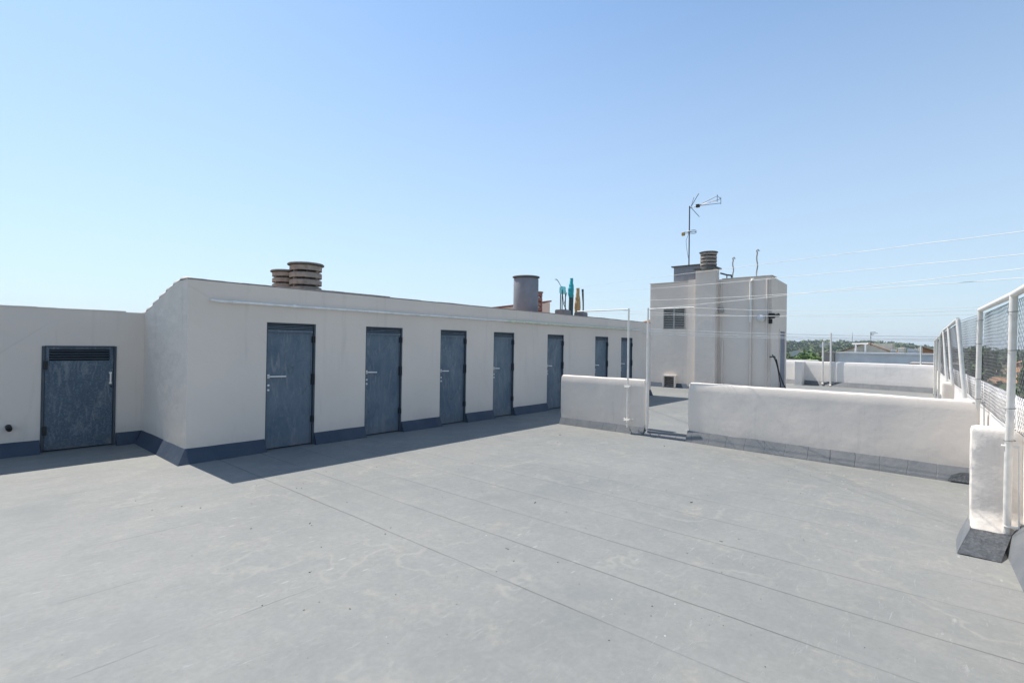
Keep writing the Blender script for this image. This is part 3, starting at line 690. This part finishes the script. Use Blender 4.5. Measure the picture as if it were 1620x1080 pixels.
# pipes, conduits
bm = B(); tube(bm, [(TX - .045, 5.46, .1), (TX - .045, 5.46, 2.6)], .035, 10); obj('pipe', bm, 'wall_old', tw, smooth=True)
bm = B(); tube(bm, [(TX - .06, 5.46, 2.55), (TX - .06, 5.46, 4.0), (TX - .05, 5.43, 4.10), (TX + .02, 5.38, 4.12)], .05, 10); obj('pipe', bm, 'white_metal', tw, smooth=True)
for yy, r_, z0 in ((6.52, .02, .1), (6.46, .035, .1), (4.92, .028, .1), (4.86, .016, .8)):
    bm = B(); tube(bm, [(TX - .04, yy, z0), (TX - .04, yy, 4.1 if r_ != .035 else 1.9)], r_, 8); obj('conduit', bm, 'wall_old', tw, smooth=True)
bm = B(); box(bm, (TX - .10, 6.42, 2.95), (TX - .01, 6.60, 3.12), .01); obj('junction_box', bm, 'louvre_frame', tw)
bm = B(); lathe(bm, (0, 0, 0), [(.155, 0), (.155, .05), (.13, .09), (.07, .12), (.02, .13)], 24)
for v in bm.verts: v.co = Vector((TX - v.co.z, 5.11 + v.co.x, 2.70 + v.co.y))
obj('round_lamp', bm, 'lampglass', tw, smooth=True)
bm = B(); box(bm, (TX - .20, 4.64, 2.68), (TX - .05, 4.84, 2.86), .015); tube(bm, [(TX - .13, 4.66, 2.77), (TX - .18, 4.50, 2.79)], [.05, .07], 10); box(bm, (TX - .07, 4.74, 2.50), (TX - .01, 4.86, 2.66)); obj('floodlight', bm, 'black', tw)
# door on the narrow side and its frame
bm = B(); box(bm, (20.75, TY0 - .012, .12), (21.45, TY0 + .01, 2.26)); sdr = obj('side_door', bm, 'tank', tw)
bm = B(); box(bm, (20.68, TY0 - .03, .12), (20.745, TY0 - .002, 2.33)); box(bm, (21.455, TY0 - .03, .12), (21.52, TY0 - .002, 2.33)); box(bm, (20.745, TY0 - .03, 2.265), (21.455, TY0 - .002, 2.33)); obj('door_frame', bm, 'wall_old', sdr)
# bent vent pipes on the roof
for yy, zt in ((6.17, 5.02), (5.33, 5.22)):
    bm = B(); pts = [(TX + .2, yy, TZ - .1)] + [(TX + .2, yy + .02 * math.sin(k * 1.4), TZ + (zt - TZ) * k / 8) for k in range(1, 8)] + [(TX + .2, yy + .02, zt - .03), (TX + .2, yy - .02, zt), (TX + .2, yy - .07, zt - .06)]
    tube(bm, pts, .024, 8); obj('vent_pipe', bm, 'louvre_frame', tw, smooth=True)
bm = B(); tube(bm, [(TX + .1, 6.60, 4.45), (TX + .1, 6.35, 4.36), (TX + .1, 6.18, 4.33)], .03, 8); tube(bm, [(TX + .1, 6.36, 4.38), (TX + .1, 6.36, 4.18)], .02, 6); tube(bm, [(TX + .1, 6.20, 4.34), (TX + .1, 6.20, 4.18)], .02, 6); obj('pipe_bracket', bm, 'alu', tw)
# antenna
at_ = thing('television_antenna', 'tall roof antenna mast on the box behind the stair tower duct', 'antenna', loc=(0, 0, 0))
ax, ay = TX + .35, 7.92
bm = B(); tube(bm, [(ax, ay, 4.88), (ax, ay, 7.28)], .025, 8); obj('mast', bm, 'alu', at_)
bm = B(); boom = [(ax, ay, 7.2), (ax - .1, ay - .75, 7.26)]
tube(bm, boom, .014, 6)
for dz in (.19, .02):
    tube(bm, [(ax - .05, ay - .35, 7.22), (ax - .28, ay - 1.18, 7.22 + dz)], .010, 6)
    tube(bm, [(ax - .05, ay - .35, 7.22), (ax + .12, ay - 1.18, 7.20 + dz)], .010, 6)
for x_ in (-.28, .12): tube(bm, [(ax + x_, ay - 1.18, 7.18), (ax + x_, ay - 1.18, 7.46)], .010, 6)
tube(bm, [(ax - .28, ay - 1.18, 7.42), (ax + .12, ay - 1.18, 7.38)], .008, 6)
obj('antenna_head', bm, 'alu', at_)
bm = B()
tube(bm, [(ax, ay - .05, 7.24), (ax - .05, ay - .38, 7.70)], .012, 6); tube(bm, [(ax, ay - .05, 7.22), (ax + .05, ay - .38, 6.80)], .012, 6); tube(bm, [(ax, ay - .05, 7.22), (ax - .2, ay - .25, 7.55)], .008, 6)
obj('reflector', bm, 'alu', at_)
bm = B(); box(bm, (ax - .10, ay - .42, 7.16), (ax + .0, ay - .28, 7.28), .01); obj('dipole_box', bm, 'trunk', at_)
bm = B()
for dz in (0, .05): tube(bm, [(ax + .12 * math.cos(k), ay - .02 + .26 * math.sin(k), 6.20 + dz + .03 * math.sin(k * 2)) for k in [j * .42 for j in range(16)]], .010, 5)
obj('loop_dipole', bm, 'alu', at_)
bm = B(); box(bm, (ax - .06, ay + .18, 6.12), (ax + .04, ay + .30, 6.24), .01); obj('loop_feed', bm, 'yellow', at_)
bm = B(); tube(bm, [(ax, ay + .02, 6.2), (ax - .02, ay + .12, 5.9), (ax, ay + .10, 5.6), (ax, ay + .03, 5.2)], .007, 5); obj('cable', bm, 'black', at_)
# black hose hanging at the tower corner
bm = B()
tube(bm, [(TX - .06, 4.80, 1.32), (TX - .16, 4.62, 1.34), (TX - .18, 4.56, 1.22), (TX - .14, 4.50, .85), (TX - .12, 4.36, .42), (TX - .10, 4.22, .12), (TX - .1, 4.08, .02)], .022, 7)
tube(bm, [(TX - .05, 4.72, 1.40), (TX - .14, 4.60, 1.20), (TX - .15, 4.50, .80), (TX - .14, 4.44, .40), (TX - .12, 4.46, .02)], .018, 7)
tag(obj('hose', bm, 'black', smooth=True), 'black hose hanging down the right corner of the stair tower', 'hose')

# ------------------------------------------------------------ far parapet and its poles
fp = thing('far_parapet', 'sunlit white parapet with a projecting pier at the far end of the terrace', 'wall')
a, b = Vector((26.90, 7.6, 0)), Vector((25.24, .35, 0)); dd = (b - a).normalized()
obj('wall', slab_wall((26.95, 7.7), (25.25, .33), .0, 1.07, .2, .03, .3, .006, seed=12), 'bright', fp, smooth=True)
def onp(y, off=0.): s = (y - a.y) / (b.y - a.y); p = a.lerp(b, s); return (p.x - off, p.y)
bm = B(); skirt(bm, [(26.94, 7.6), (25.25, .34)], [(26.80, 7.6), (25.12, .34)], .20); obj('skirting', bm, 'skirt_lit', fp)
bm = B(); px_, py_ = onp(5.12); prism(bm, [(px_ - .62, 5.0, .0), (px_ + .05, 5.0, .0), (px_ + .05, 5.28, .0), (px_ - .62, 5.28, .0)], [(px_ - .62, 5.0, 1.05), (px_ + .05, 5.0, 1.05), (px_ + .05, 5.28, 1.05), (px_ - .62, 5.28, 1.05)])
obj('pier', bm, 'bright', fp)
for lbl, y_, zb, zt, r_ in (('shorter of two slim white poles fixed to the far parapet', 4.24, .12, 1.95, .035), ('taller of two slim white poles fixed to the far parapet', 3.93, .06, 2.34, .035)):
    x_, _ = onp(y_, .07); bm = B(); tube(bm, [(x_, y_, zb), (x_, y_, zt)], r_, 10); tube(bm, [(x_, y_, zb), (x_ - .05, y_, zb - .05)], [r_, r_ * 1.5], 8)
    if zt > 2: tube(bm, [(x_, y_ - .09, 1.93), (x_, y_ + .09, 1.93)], .015, 6)
    tag(obj('pole', bm, 'white_metal', smooth=True), lbl, 'pole', 'slim poles on the far parapet')
bm = B(); tube(bm, [(39.98, 1.31, .4), (39.98, 1.31, 1.93)], .04, 8); box(bm, (39.3, .9, -11), (40.7, 1.7, .4)); tag(obj('vent_mast', bm, 'white_metal'), 'single thin white pole beyond the far parapet near the fence', 'pole')

# ------------------------------------------------------------ things on the storage roof
G = 'folded items bundled on the storage roof'
def parasol(label, x, y, zb, zc, zt, m1, r1, lean=0.):
    t = thing('folded_parasol', label, 'parasol', G)
    bm = B(); tube(bm, [(x, y, zb), (x + lean, y, zc + .1)], .07, 8); obj('pole', bm, 'darkpole', t)
    bm = B(); n = 14; pts = [(x + lean * (k / n) + .015 * noise.noise(Vector((k * .5, x, 0))), y, zc + (zt - zc) * k / n) for k in range(n + 1)]
    rr = [r1 * (.55 + .45 * math.sin(math.pi * min(1, k / n * 1.1 + .12))) * (1 + .25 * noise.noise(Vector((k * .9, x, 5)))) for k in range(n + 1)]
    tube(bm, pts, rr, 10); obj('cloth', bm, m1, t)
    return t
parasol('slim folded teal parasol, tallest of the bundle on the storage roof', 12.40, 8.45, 2.3, 3.02, 3.60, 'teal', .085, .03)
parasol('folded tan canvas parasol right of the teal one on the storage roof', 12.62, 8.35, 2.3, 2.50, 3.32, 'tan', .09)
bm = B(); tube(bm, [(12.05, 8.5, 2.3), (12.05, 8.5, 2.6)], .1, 8); 
t = thing('drying_rack', 'thin framed rack with pale aqua cloth over its top on the storage roof', 'drying rack', G)
bm.free(); bm = B()
for x_, y_ in ((11.91, 8.41), (11.97, 8.51), (12.07, 8.41)): tube(bm, [(x_, y_, 2.3), (x_, y_, 3.2)], .016, 6)
tube(bm, [(11.9, 8.4, 3.15), (12.0, 8.42, 2.8), (12.15, 8.4, 2.6)], .01, 5); tube(bm, [(12.15, 8.42, 3.15), (12.02, 8.42, 2.8), (12.14, 8.4, 2.5)], .01, 5)
obj('frame', bm, 'darkpole', t)
bm = B(); box(bm, (11.90, 8.40, 3.10), (12.09, 8.52, 3.31), .02); wob(bm, .008, 7); obj('cloth', bm, 'aqua', t)
bm = B(); tube(bm, [(11.60, 8.45, 3.47), (11.67, 8.45, 3.485), (11.76, 8.45, 3.44), (11.84, 8.45, 3.36), (11.98, 8.45, 3.24)], [.008, .012, .010, .008, .006], 8); obj('hook', bm, 'tank_cap', t)
t = tag(obj('pole', (lambda b_: (tube(b_, [(12.86, 8.3, 2.3), (12.84, 8.3, 2.9), (12.80, 8.3, 3.30)], [.02, .022, .034], 8), b_)[1])(B()), 'darkpole'), 'thin brown pole at the right edge of the bundle on the storage roof', 'pole')
for (x0, x1, y0, z1, m_, lb) in ((11.6, 12.0, 8.15, 2.62, 'tank', 'grey block at the left foot of the bundle on the storage roof'), (12.5, 12.8, 8.1, 2.60, 'tank', 'grey block at the right foot of the bundle on the storage roof')):
    bm = B(); box(bm, (x0, y0, 2.3), (x1, y0 + .3, z1), .02); tag(obj('weight_block', bm, m_), lb, 'block', G)

# ------------------------------------------------------------ neighbouring roofs and houses
def house(label, cx, cy, w, d, zb, ze, rise, rot, mw_, mr, wins=True, name='house', group=None, cat='house'):
    t = thing(name, label, cat, group, loc=(cx, cy, 0)); t.rotation_euler = (0, 0, rot)
    bm = B(); box(bm, (-w / 2, -d / 2, zb), (w / 2, d / 2, ze))
    if rise:
        for s in (-1, 1): poly(bm, ((s * w / 2, -d / 2, ze + .001), (s * w / 2, d / 2, ze + .001), (s * w / 2, 0, ze + rise)))
    obj('wall', bm, mw_, t)
    bm = B()
    if rise:
        o_ = .25
        for s in (-1, 1):
            e = ze - rise * o_ / (d / 2) + .03
            prism(bm, [(-w / 2 - o_, 0, ze + rise + .03), (w / 2 + o_, 0, ze + rise + .03), (w / 2 + o_, s * (d / 2 + o_), e), (-w / 2 - o_, s * (d / 2 + o_), e)], [(-w / 2 - o_, 0, ze + rise + .12), (w / 2 + o_, 0, ze + rise + .12), (w / 2 + o_, s * (d / 2 + o_), e + .09), (-w / 2 - o_, s * (d / 2 + o_), e + .09)])
    else: box(bm, (-w / 2 - .1, -d / 2 - .1, ze + .002), (w / 2 + .1, d / 2 + .1, ze + .2))
    obj('roof', bm, mr, t)
    if wins:
        for fl in range(max(1, int((ze - zb) / 3))):
            for k in (-.3, 0, .3):
                for sx_, face in ((-1, 'x'), (-1, 'y'), (1, 'y')):
                    bm = B(); z0 = ze - 1.0 - fl * 3
                    if face == 'x': box(bm, (-w / 2 - .03, k * d - .5, z0 - 1.3), (-w / 2 + .02, k * d + .5, z0))
                    else: box(bm, (k * w - .5, sx_ * d / 2 - .03, z0 - 1.3), (k * w + .5, sx_ * d / 2 + .03, z0))
                    obj('window', bm, 'glass', t)
    return t
# low sheds just behind the storage roof
t = thing('shed_roof', 'pale sloping shed top with a red edge left of the grey vent stack', 'shed')
bm = B(); prism(bm, [(11.4, 11.2, 1.0), (13.4, 9.95, 1.0), (13.9, 10.8, 1.0), (11.9, 12.1, 1.0)], [(11.4, 11.2, 2.68), (13.4, 9.95, 3.02), (13.9, 10.8, 3.02), (11.9, 12.1, 2.68)]); obj('wall', bm, 'low', t)
bm = B(); prism(bm, [(11.35, 11.18, 2.69), (13.42, 9.9, 3.04), (13.92, 10.8, 3.04), (11.9, 12.15, 2.69)], [(11.35, 11.18, 2.73), (13.42, 9.9, 3.09), (13.92, 10.8, 3.09), (11.9, 12.15, 2.73)]); obj('roof', bm, 'redclay', t)
t = thing('tiled_roof_house', 'small house with a terracotta tiled slope left of the stair tower', 'house')
bm = B(); box(bm, (19.9, 9.6, 2.0), (24, 10.6, 2.35)); obj('wall', bm, 'white_house', t)
bm = B()
for k in range(2):
    y0 = 9.42 + k * .28; tube(bm, [(19.95, y0 + .9, 2.42 + .0), (21.4, y0 - .1, 2.95)], .07, 8)
prism(bm, [(19.85, 9.5, 2.36), (23, 9.5, 2.36), (23, 10.2, 2.36), (19.85, 10.2, 2.36)], [(21.2, 9.4, 2.86), (23, 9.4, 2.86), (23, 9.6, 2.86), (21.2, 9.6, 2.86)])
obj('roof', bm, 'rooftile', t)

house('blue grey rendered building with a flat top beyond the far parapet', 73.0, 5.6, 6, 9.1, -11, 1.15, 0, .0, 'grey_render', 'grey_render', True)
t = house('brown walled annex at the left end of the blue grey building', 71.5, 10.75, 4, 1.1, -11, 1.2, 0, .0, 'brown_render', 'brown_render', False)
t = house('ochre gable fronted house with a pitched tile roof behind the blue grey building', 84, 8.1, 9, 5.6, -11, 1.35, 1.15, 0, 'brick_house', 'rooftile', False)
bm = B(); box(bm, (-4.6, -2.7, -2), (0, .2, 2.5)); ob = obj('side_block', bm, 'brick_house', t)
bm = B(); tube(bm, [(78.6, 7.55, 2.2), (78.6, 7.55, 3.95)], .04, 6)
for k, l_ in ((3.9, .5), (3.75, .7), (3.6, .35)): tube(bm, [(78.6, 7.55, k), (78.6, 7.55 - l_, k + .05)], .03, 5)
tag(obj('television_antenna', bm, 'alu'), 'small distant antenna above the ochre gabled house', 'antenna')
bm = B()
for y_ in (8.9, 7.9): tube(bm, [(76.5, y_, 1.0), (76.5, y_, 2.4)], .10, 6)
tube(bm, [(76.5, 9.3, 2.4), (76.5, 7.6, 2.45)], .10, 6)
tag(obj('rooftop_frame', bm, 'white_metal'), 'white goalpost shaped frame on the blue grey roof', 'frame')
for k, (y_, w_, h_) in enumerate(((5.2, .5, 1.75), (4.4, .7, 2.0), (3.3, 1.0, 1.85), (2.6, .4, 2.05))):
    bm = B(); box(bm, (77.5, y_ - w_ / 2, -1), (78.5, y_ + w_ / 2, h_), .05); wob(bm, .06, 1.2, k); tag(obj('chimney', bm, 'brick_house' if k % 2 else 'white_house'), ('leftmost, thin', 'second from left, tall', 'widest, pale', 'rightmost, slender')[k] + ' ochre chimney stub behind the blue grey building', 'chimney', 'chimney stubs behind the blue grey building')
bm = B(); 
for dx, dy in ((-.5, -.3), (.5, -.3), (0, .4)): tube(bm, [(595 + dx, 72 + dy, 3), (595, 72, 19)], .09, 4)
tag(obj('lattice_mast', bm, 'alu'), 'faint thin radio mast on the wooded hill', 'mast')
house('orange walled house by the far end of the fence', 92, 2.6, 7, 3.0, -11, 1.55, .5, 0, 'orange_house', 'rooftile')
house('pinkish flat roofed house in front of the orange walled one', 60, .9, 6, 3.4, -11, .35, 0, 0, 'brick_house', 'brown_render')
house('long white flat roofed villa among the trees beyond the left of the far parapet', 150, 25.0, 12, 5, -11, -.4, 0, .2, 'white_house', 'louvre_frame')
house('small grey flat roof just above the left end of the far parapet', 46, 9.4, 4, 3, -11, .55, 0, .2, 'grey_render', 'louvre_frame')
HG = 'distant houses seen beyond the fence'
rs = random.Random(4)
names_ = ['white', 'ochre', 'pale grey', 'orange']; mats_ = ['white_house', 'brick_house', 'grey_render', 'orange_house']
spots = [(118, -7.5), (150, -14), (95, -8.5), (190, -12), (170, -24), (240, -20), (260, -38), (130, -22), (300, -28), (330, -55), (210, -44), (380, -30)]
lab = ['white house with tiled roof, closest to the far fence posts', 'ochre house beyond the fence, behind the nearest white house', 'pale grey house with tiled roof standing low beyond the fence',
 'white farmhouse at middle distance beyond the fence', 'ochre farmhouse in open fields beyond the fence', 'small pale grey house before the treeline', 'orange house far out in the fields right of centre fence post', 'wide white house beyond the corner fence post',
 'tiny white house at the foot of the treeline', 'tiny ochre house far out to the right', 'pale grey house alone in the brown fields', 'tiny orange roofed house nearest the horizon']
for i, (x, y) in enumerate(spots):
    m_ = [0, 1, 2, 0, 1, 2, 3, 0, 0, 1, 2, 3][i]; z0 = hz(x, y)
    house(lab[i], x, y, rs.uniform(7, 12), rs.uniform(6, 9), z0 - 1, z0 + rs.uniform(3.5, 6.5), 1.5, rs.uniform(0, 1.5), mats_[m_], 'rooftile', i in (0, 2, 7), group=HG)

# ------------------------------------------------------------ trees
def leaf_cloud(bm, lobes, n, size, rnd):
    for _ in range(n):
        c, r = lobes[rnd.randrange(len(lobes))]
        d = Vector((rnd.gauss(0, 1), rnd.gauss(0, 1), rnd.gauss(0, 1))).normalized() * (rnd.random() ** .38)
        p = Vector((c[0] + d.x * r[0], c[1] + d.y * r[1], c[2] + d.z * r[2]))
        a = Vector((rnd.gauss(0, 1), rnd.gauss(0, 1), rnd.gauss(0, 1))).normalized(); b = a.cross(Vector((rnd.gauss(0, 1), rnd.gauss(0, 1), rnd.gauss(0, 1)))).normalized()
        s = size * rnd.uniform(.6, 1.3)
        bm.faces.new([bm.verts.new(p + q_) for q_ in (a * s, b * s * .6, -a * s, -b * s * .6)])
def tree(label, x, y, zg, ztop, cr, mat, n=2600, size=.22, seed=0, group='trees around the building', name='tree'):
    rnd = random.Random(seed); t = thing(name, label, 'tree', group, loc=(x, y, zg)); H = ztop - zg
    bm = B(); tube(bm, [(0, 0, -.3), (.05 * H * .2, 0, H * .25), (0, .1, H * .5), (.1, 0, H * .8)], [H * .03, H * .024, H * .018, .03], 9)
    for k in range(7):
        a = k * 2.4; z = H * (.35 + .06 * k); e = cr * .75
        tube(bm, [(0, 0, z), (math.cos(a) * e * .5, math.sin(a) * e * .5, z + H * .12), (math.cos(a) * e, math.sin(a) * e, z + H * .2)], [H * .012, H * .008, .02], 6)
    obj('trunk', bm, 'trunk', t)
    lobes = []
    for k in range(15):
        a = rnd.uniform(0, 6.28); rr = cr * rnd.uniform(.1, .75); zz = H * rnd.uniform(.48, .88)
        f = 1 - max(0, (zz / H - .6)) * 1.4
        s = cr * rnd.uniform(.28, .46); lobes.append(((math.cos(a) * rr * f, math.sin(a) * rr * f, zz), (s, s, s * .75)))
    lobes.append(((0, 0, H * .90 - cr * .12), (cr * .4, cr * .4, H * .10)))
    bm = B(); leaf_cloud(bm, lobes, n, size, rnd); obj('crown', bm, mat, t)
    return t
T = [('rounded mid green tree above the left end of the far parapet', 69, 12.9, 2.0, 2.6, 'leaf', 3200, .22),
     ('dark tree left of the rounded mid green one beyond the far parapet', 74, 16.4, 1.7, 2.4, 'leaf_dark', 2600, .22),
     ('low lime green treetop right behind the far parapet', 58, 10.3, 1.15, 1.7, 'leaf_lime', 2600, .16),
     ('lime green treetop beside the taller white pole', 62, 12.2, 1.0, 2.0, 'leaf_lime', 2600, .16),
     ('small yellow green crown next to the blue grey building', 66, 11.2, .6, 1.3, 'leaf_lime', 1600, .14),
     ('dark pine shaped tree right of the blue grey building', 88, .4, 2.1, 2.2, 'leaf_dark', 2200, .25),
     ('tall lime green tree close behind the fence on the right', 22, -4.6, .25, 2.8, 'leaf_lime', 5200, .15),
     ('green tree close behind the corner fence post', 29, -4.2, -.1, 2.6, 'leaf', 4600, .17),
     ('dark tree behind the far part of the fence', 40, -4.6, -1.2, 2.6, 'leaf_dark', 4000, .2),
     ('dark green tree behind the second buttress', 52, -4.0, -.6, 2.4, 'leaf_dark', 3400, .2),
     ('broad green tree lower down behind the near fence panel', 17, -5.8, -2.2, 3.2, 'leaf', 4600, .17),
     ('dark bushy tree beyond the near fence panel', 36, -9.5, -3.0, 3.4, 'leaf_dark', 4000, .22),
     ('lone domed tree rising above the horizon behind the fence', 120, -3.6, 3.3, 4.6, 'leaf_dark', 2600, .4),
     ('second domed tree on the horizon behind the near fence panel', 140, -13, 2.6, 4.5, 'leaf_dark', 2600, .45)]
for i, (lb, x, y, zt, cr, m_, n_, s_) in enumerate(T): tree(lb, x, y, -11, zt, cr, m_, n_, s_, 20 + i)

# far woodland: one mass nobody could count
rnd = random.Random(11); vs, fs = [], []
def clump(x, y, z, r, n):
    for _ in range(n):
        d = Vector((rnd.gauss(0, 1), rnd.gauss(0, 1), rnd.gauss(0, 1))).normalized() * (rnd.random() ** .35)
        p = Vector((x + d.x * r, y + d.y * r, z + r * .7 + d.z * r * .8)); 
        a = Vector((rnd.gauss(0, 1), rnd.gauss(0, 1), rnd.gauss(0, 1))).normalized(); b = a.cross(Vector((rnd.gauss(0, 1), rnd.gauss(0, 1), rnd.gauss(0, 1)))).normalized(); s = r * rnd.uniform(.22, .42)
        k = len(vs); vs.extend((p + a * s, p + b * s * .7, p - a * s, p - b * s * .7)); fs.append((k, k + 1, k + 2, k + 3))
for _ in range(3600):
    az = R(rnd.uniform(-24, 30)); r_ = 260 + 720 * rnd.random() ** .8
    x, y = r_ * math.cos(az), r_ * math.sin(az)
    dens = noise.noise(Vector((x, y, 0)) * .006) + (.35 if az > R(.5) else -.32) + (.5 if r_ > 820 else 0)
    if dens < 0: continue
    clump(x, y, hz(x, y), rnd.uniform(3.0, 6.5), 46)
for _ in range(420):
    az = R(rnd.uniform(5.5, 12.5)); r_ = rnd.uniform(100, 260); x, y = r_ * math.cos(az), r_ * math.sin(az)
    clump(x, y, hz(x, y) + 2, rnd.uniform(2.5, 4.5), 60)
for _ in range(160):
    az = R(rnd.uniform(-22, -2.5)); r_ = rnd.uniform(90, 330); x, y = r_ * math.cos(az), r_ * math.sin(az)
    clump(x, y, hz(x, y), rnd.uniform(2.0, 4.0), 46)
me = bpy.data.meshes.new('woodland'); me.from_pydata(vs, [], fs); me.materials.append(M['wood'])
wd = bpy.data.objects.new('woodland', me); C.objects.link(wd)
wd['kind'] = 'stuff'; wd['label'] = 'dark green woodland covering the distant hills'; wd['category'] = 'woodland'
VG = 'pale houses scattered on the wooded hill'
for i, (az, r_, lb) in enumerate(((11.3, 420, 'tiny white house low on the hill left of the white poles'), (9.0, 640, 'tiny pale house on the hill crest between pole and mast'), (3.0, 560, 'pale house on the hill just right of the ochre house'), (1.6, 620, 'tiny pale house near the right end of the hill'))):
    x, y = r_ * math.cos(R(az)), r_ * math.sin(R(az)); z0 = hz(x, y) + 4
    house(lb, x, y, 9, 12, z0 - 6, z0 + 5, 1.5, .1, 'white_house', 'rooftile', False, group=VG)

# ------------------------------------------------------------ air
bm = B(); box(bm, (-3400, -3400, -24), (3400, 3400, 60)); hz_ = obj('haze', bm, None, kind='stuff')
hm = bpy.data.materials.new('haze_air'); hm.use_nodes = True; hm.node_tree.nodes.clear()
pv = hm.node_tree.nodes.new('ShaderNodeVolumePrincipled'); pv.inputs['Color'].default_value = (.80, .88, 1, 1); pv.inputs['Density'].default_value = .00024; pv.inputs['Anisotropy'].default_value = .2
ho = hm.node_tree.nodes.new('ShaderNodeOutputMaterial'); hm.node_tree.links.new(pv.outputs[0], ho.inputs['Volume']); hz_.data.materials.append(hm)
hz_['label'] = 'thin pale air haze over the fields and hills'; hz_['category'] = 'haze'

rg = random.Random(3); bm = B()
for _ in range(260):
    x, y = rg.uniform(1.2, 8.0), rg.uniform(.2, 6.5); l_ = rg.uniform(.002, .0075) * (3.5 if rg.random() < .07 else 1); a_ = rg.uniform(0, 3.1)
    if y > 6.2 or x < y * .35: pass
    d_ = Vector((math.cos(a_), math.sin(a_), 0)) * l_; e_ = Vector((-d_.y, d_.x, 0)) * .45 if l_ < .009 else Vector((-d_.y, d_.x, 0)) * .10
    p_ = Vector((x, y, .001)); h_ = Vector((0, 0, .003 + l_ * .2))
    prism(bm, [p_ - d_, p_ - e_, p_ + d_, p_ + e_], [p_ - d_ * .7 + h_, p_ - e_ * .7 + h_, p_ + d_ * .7 + h_, p_ + e_ * .7 + h_])
M['litter'] = simple('dry_leaf_bits', (.11, .09, .07), (.42, .40, .36), sc=2.5)
lt = obj('litter', bm, 'litter', kind='stuff'); lt['label'] = 'tiny dry leaf bits and grit scattered on the grey terrace floor'; lt['category'] = 'litter'
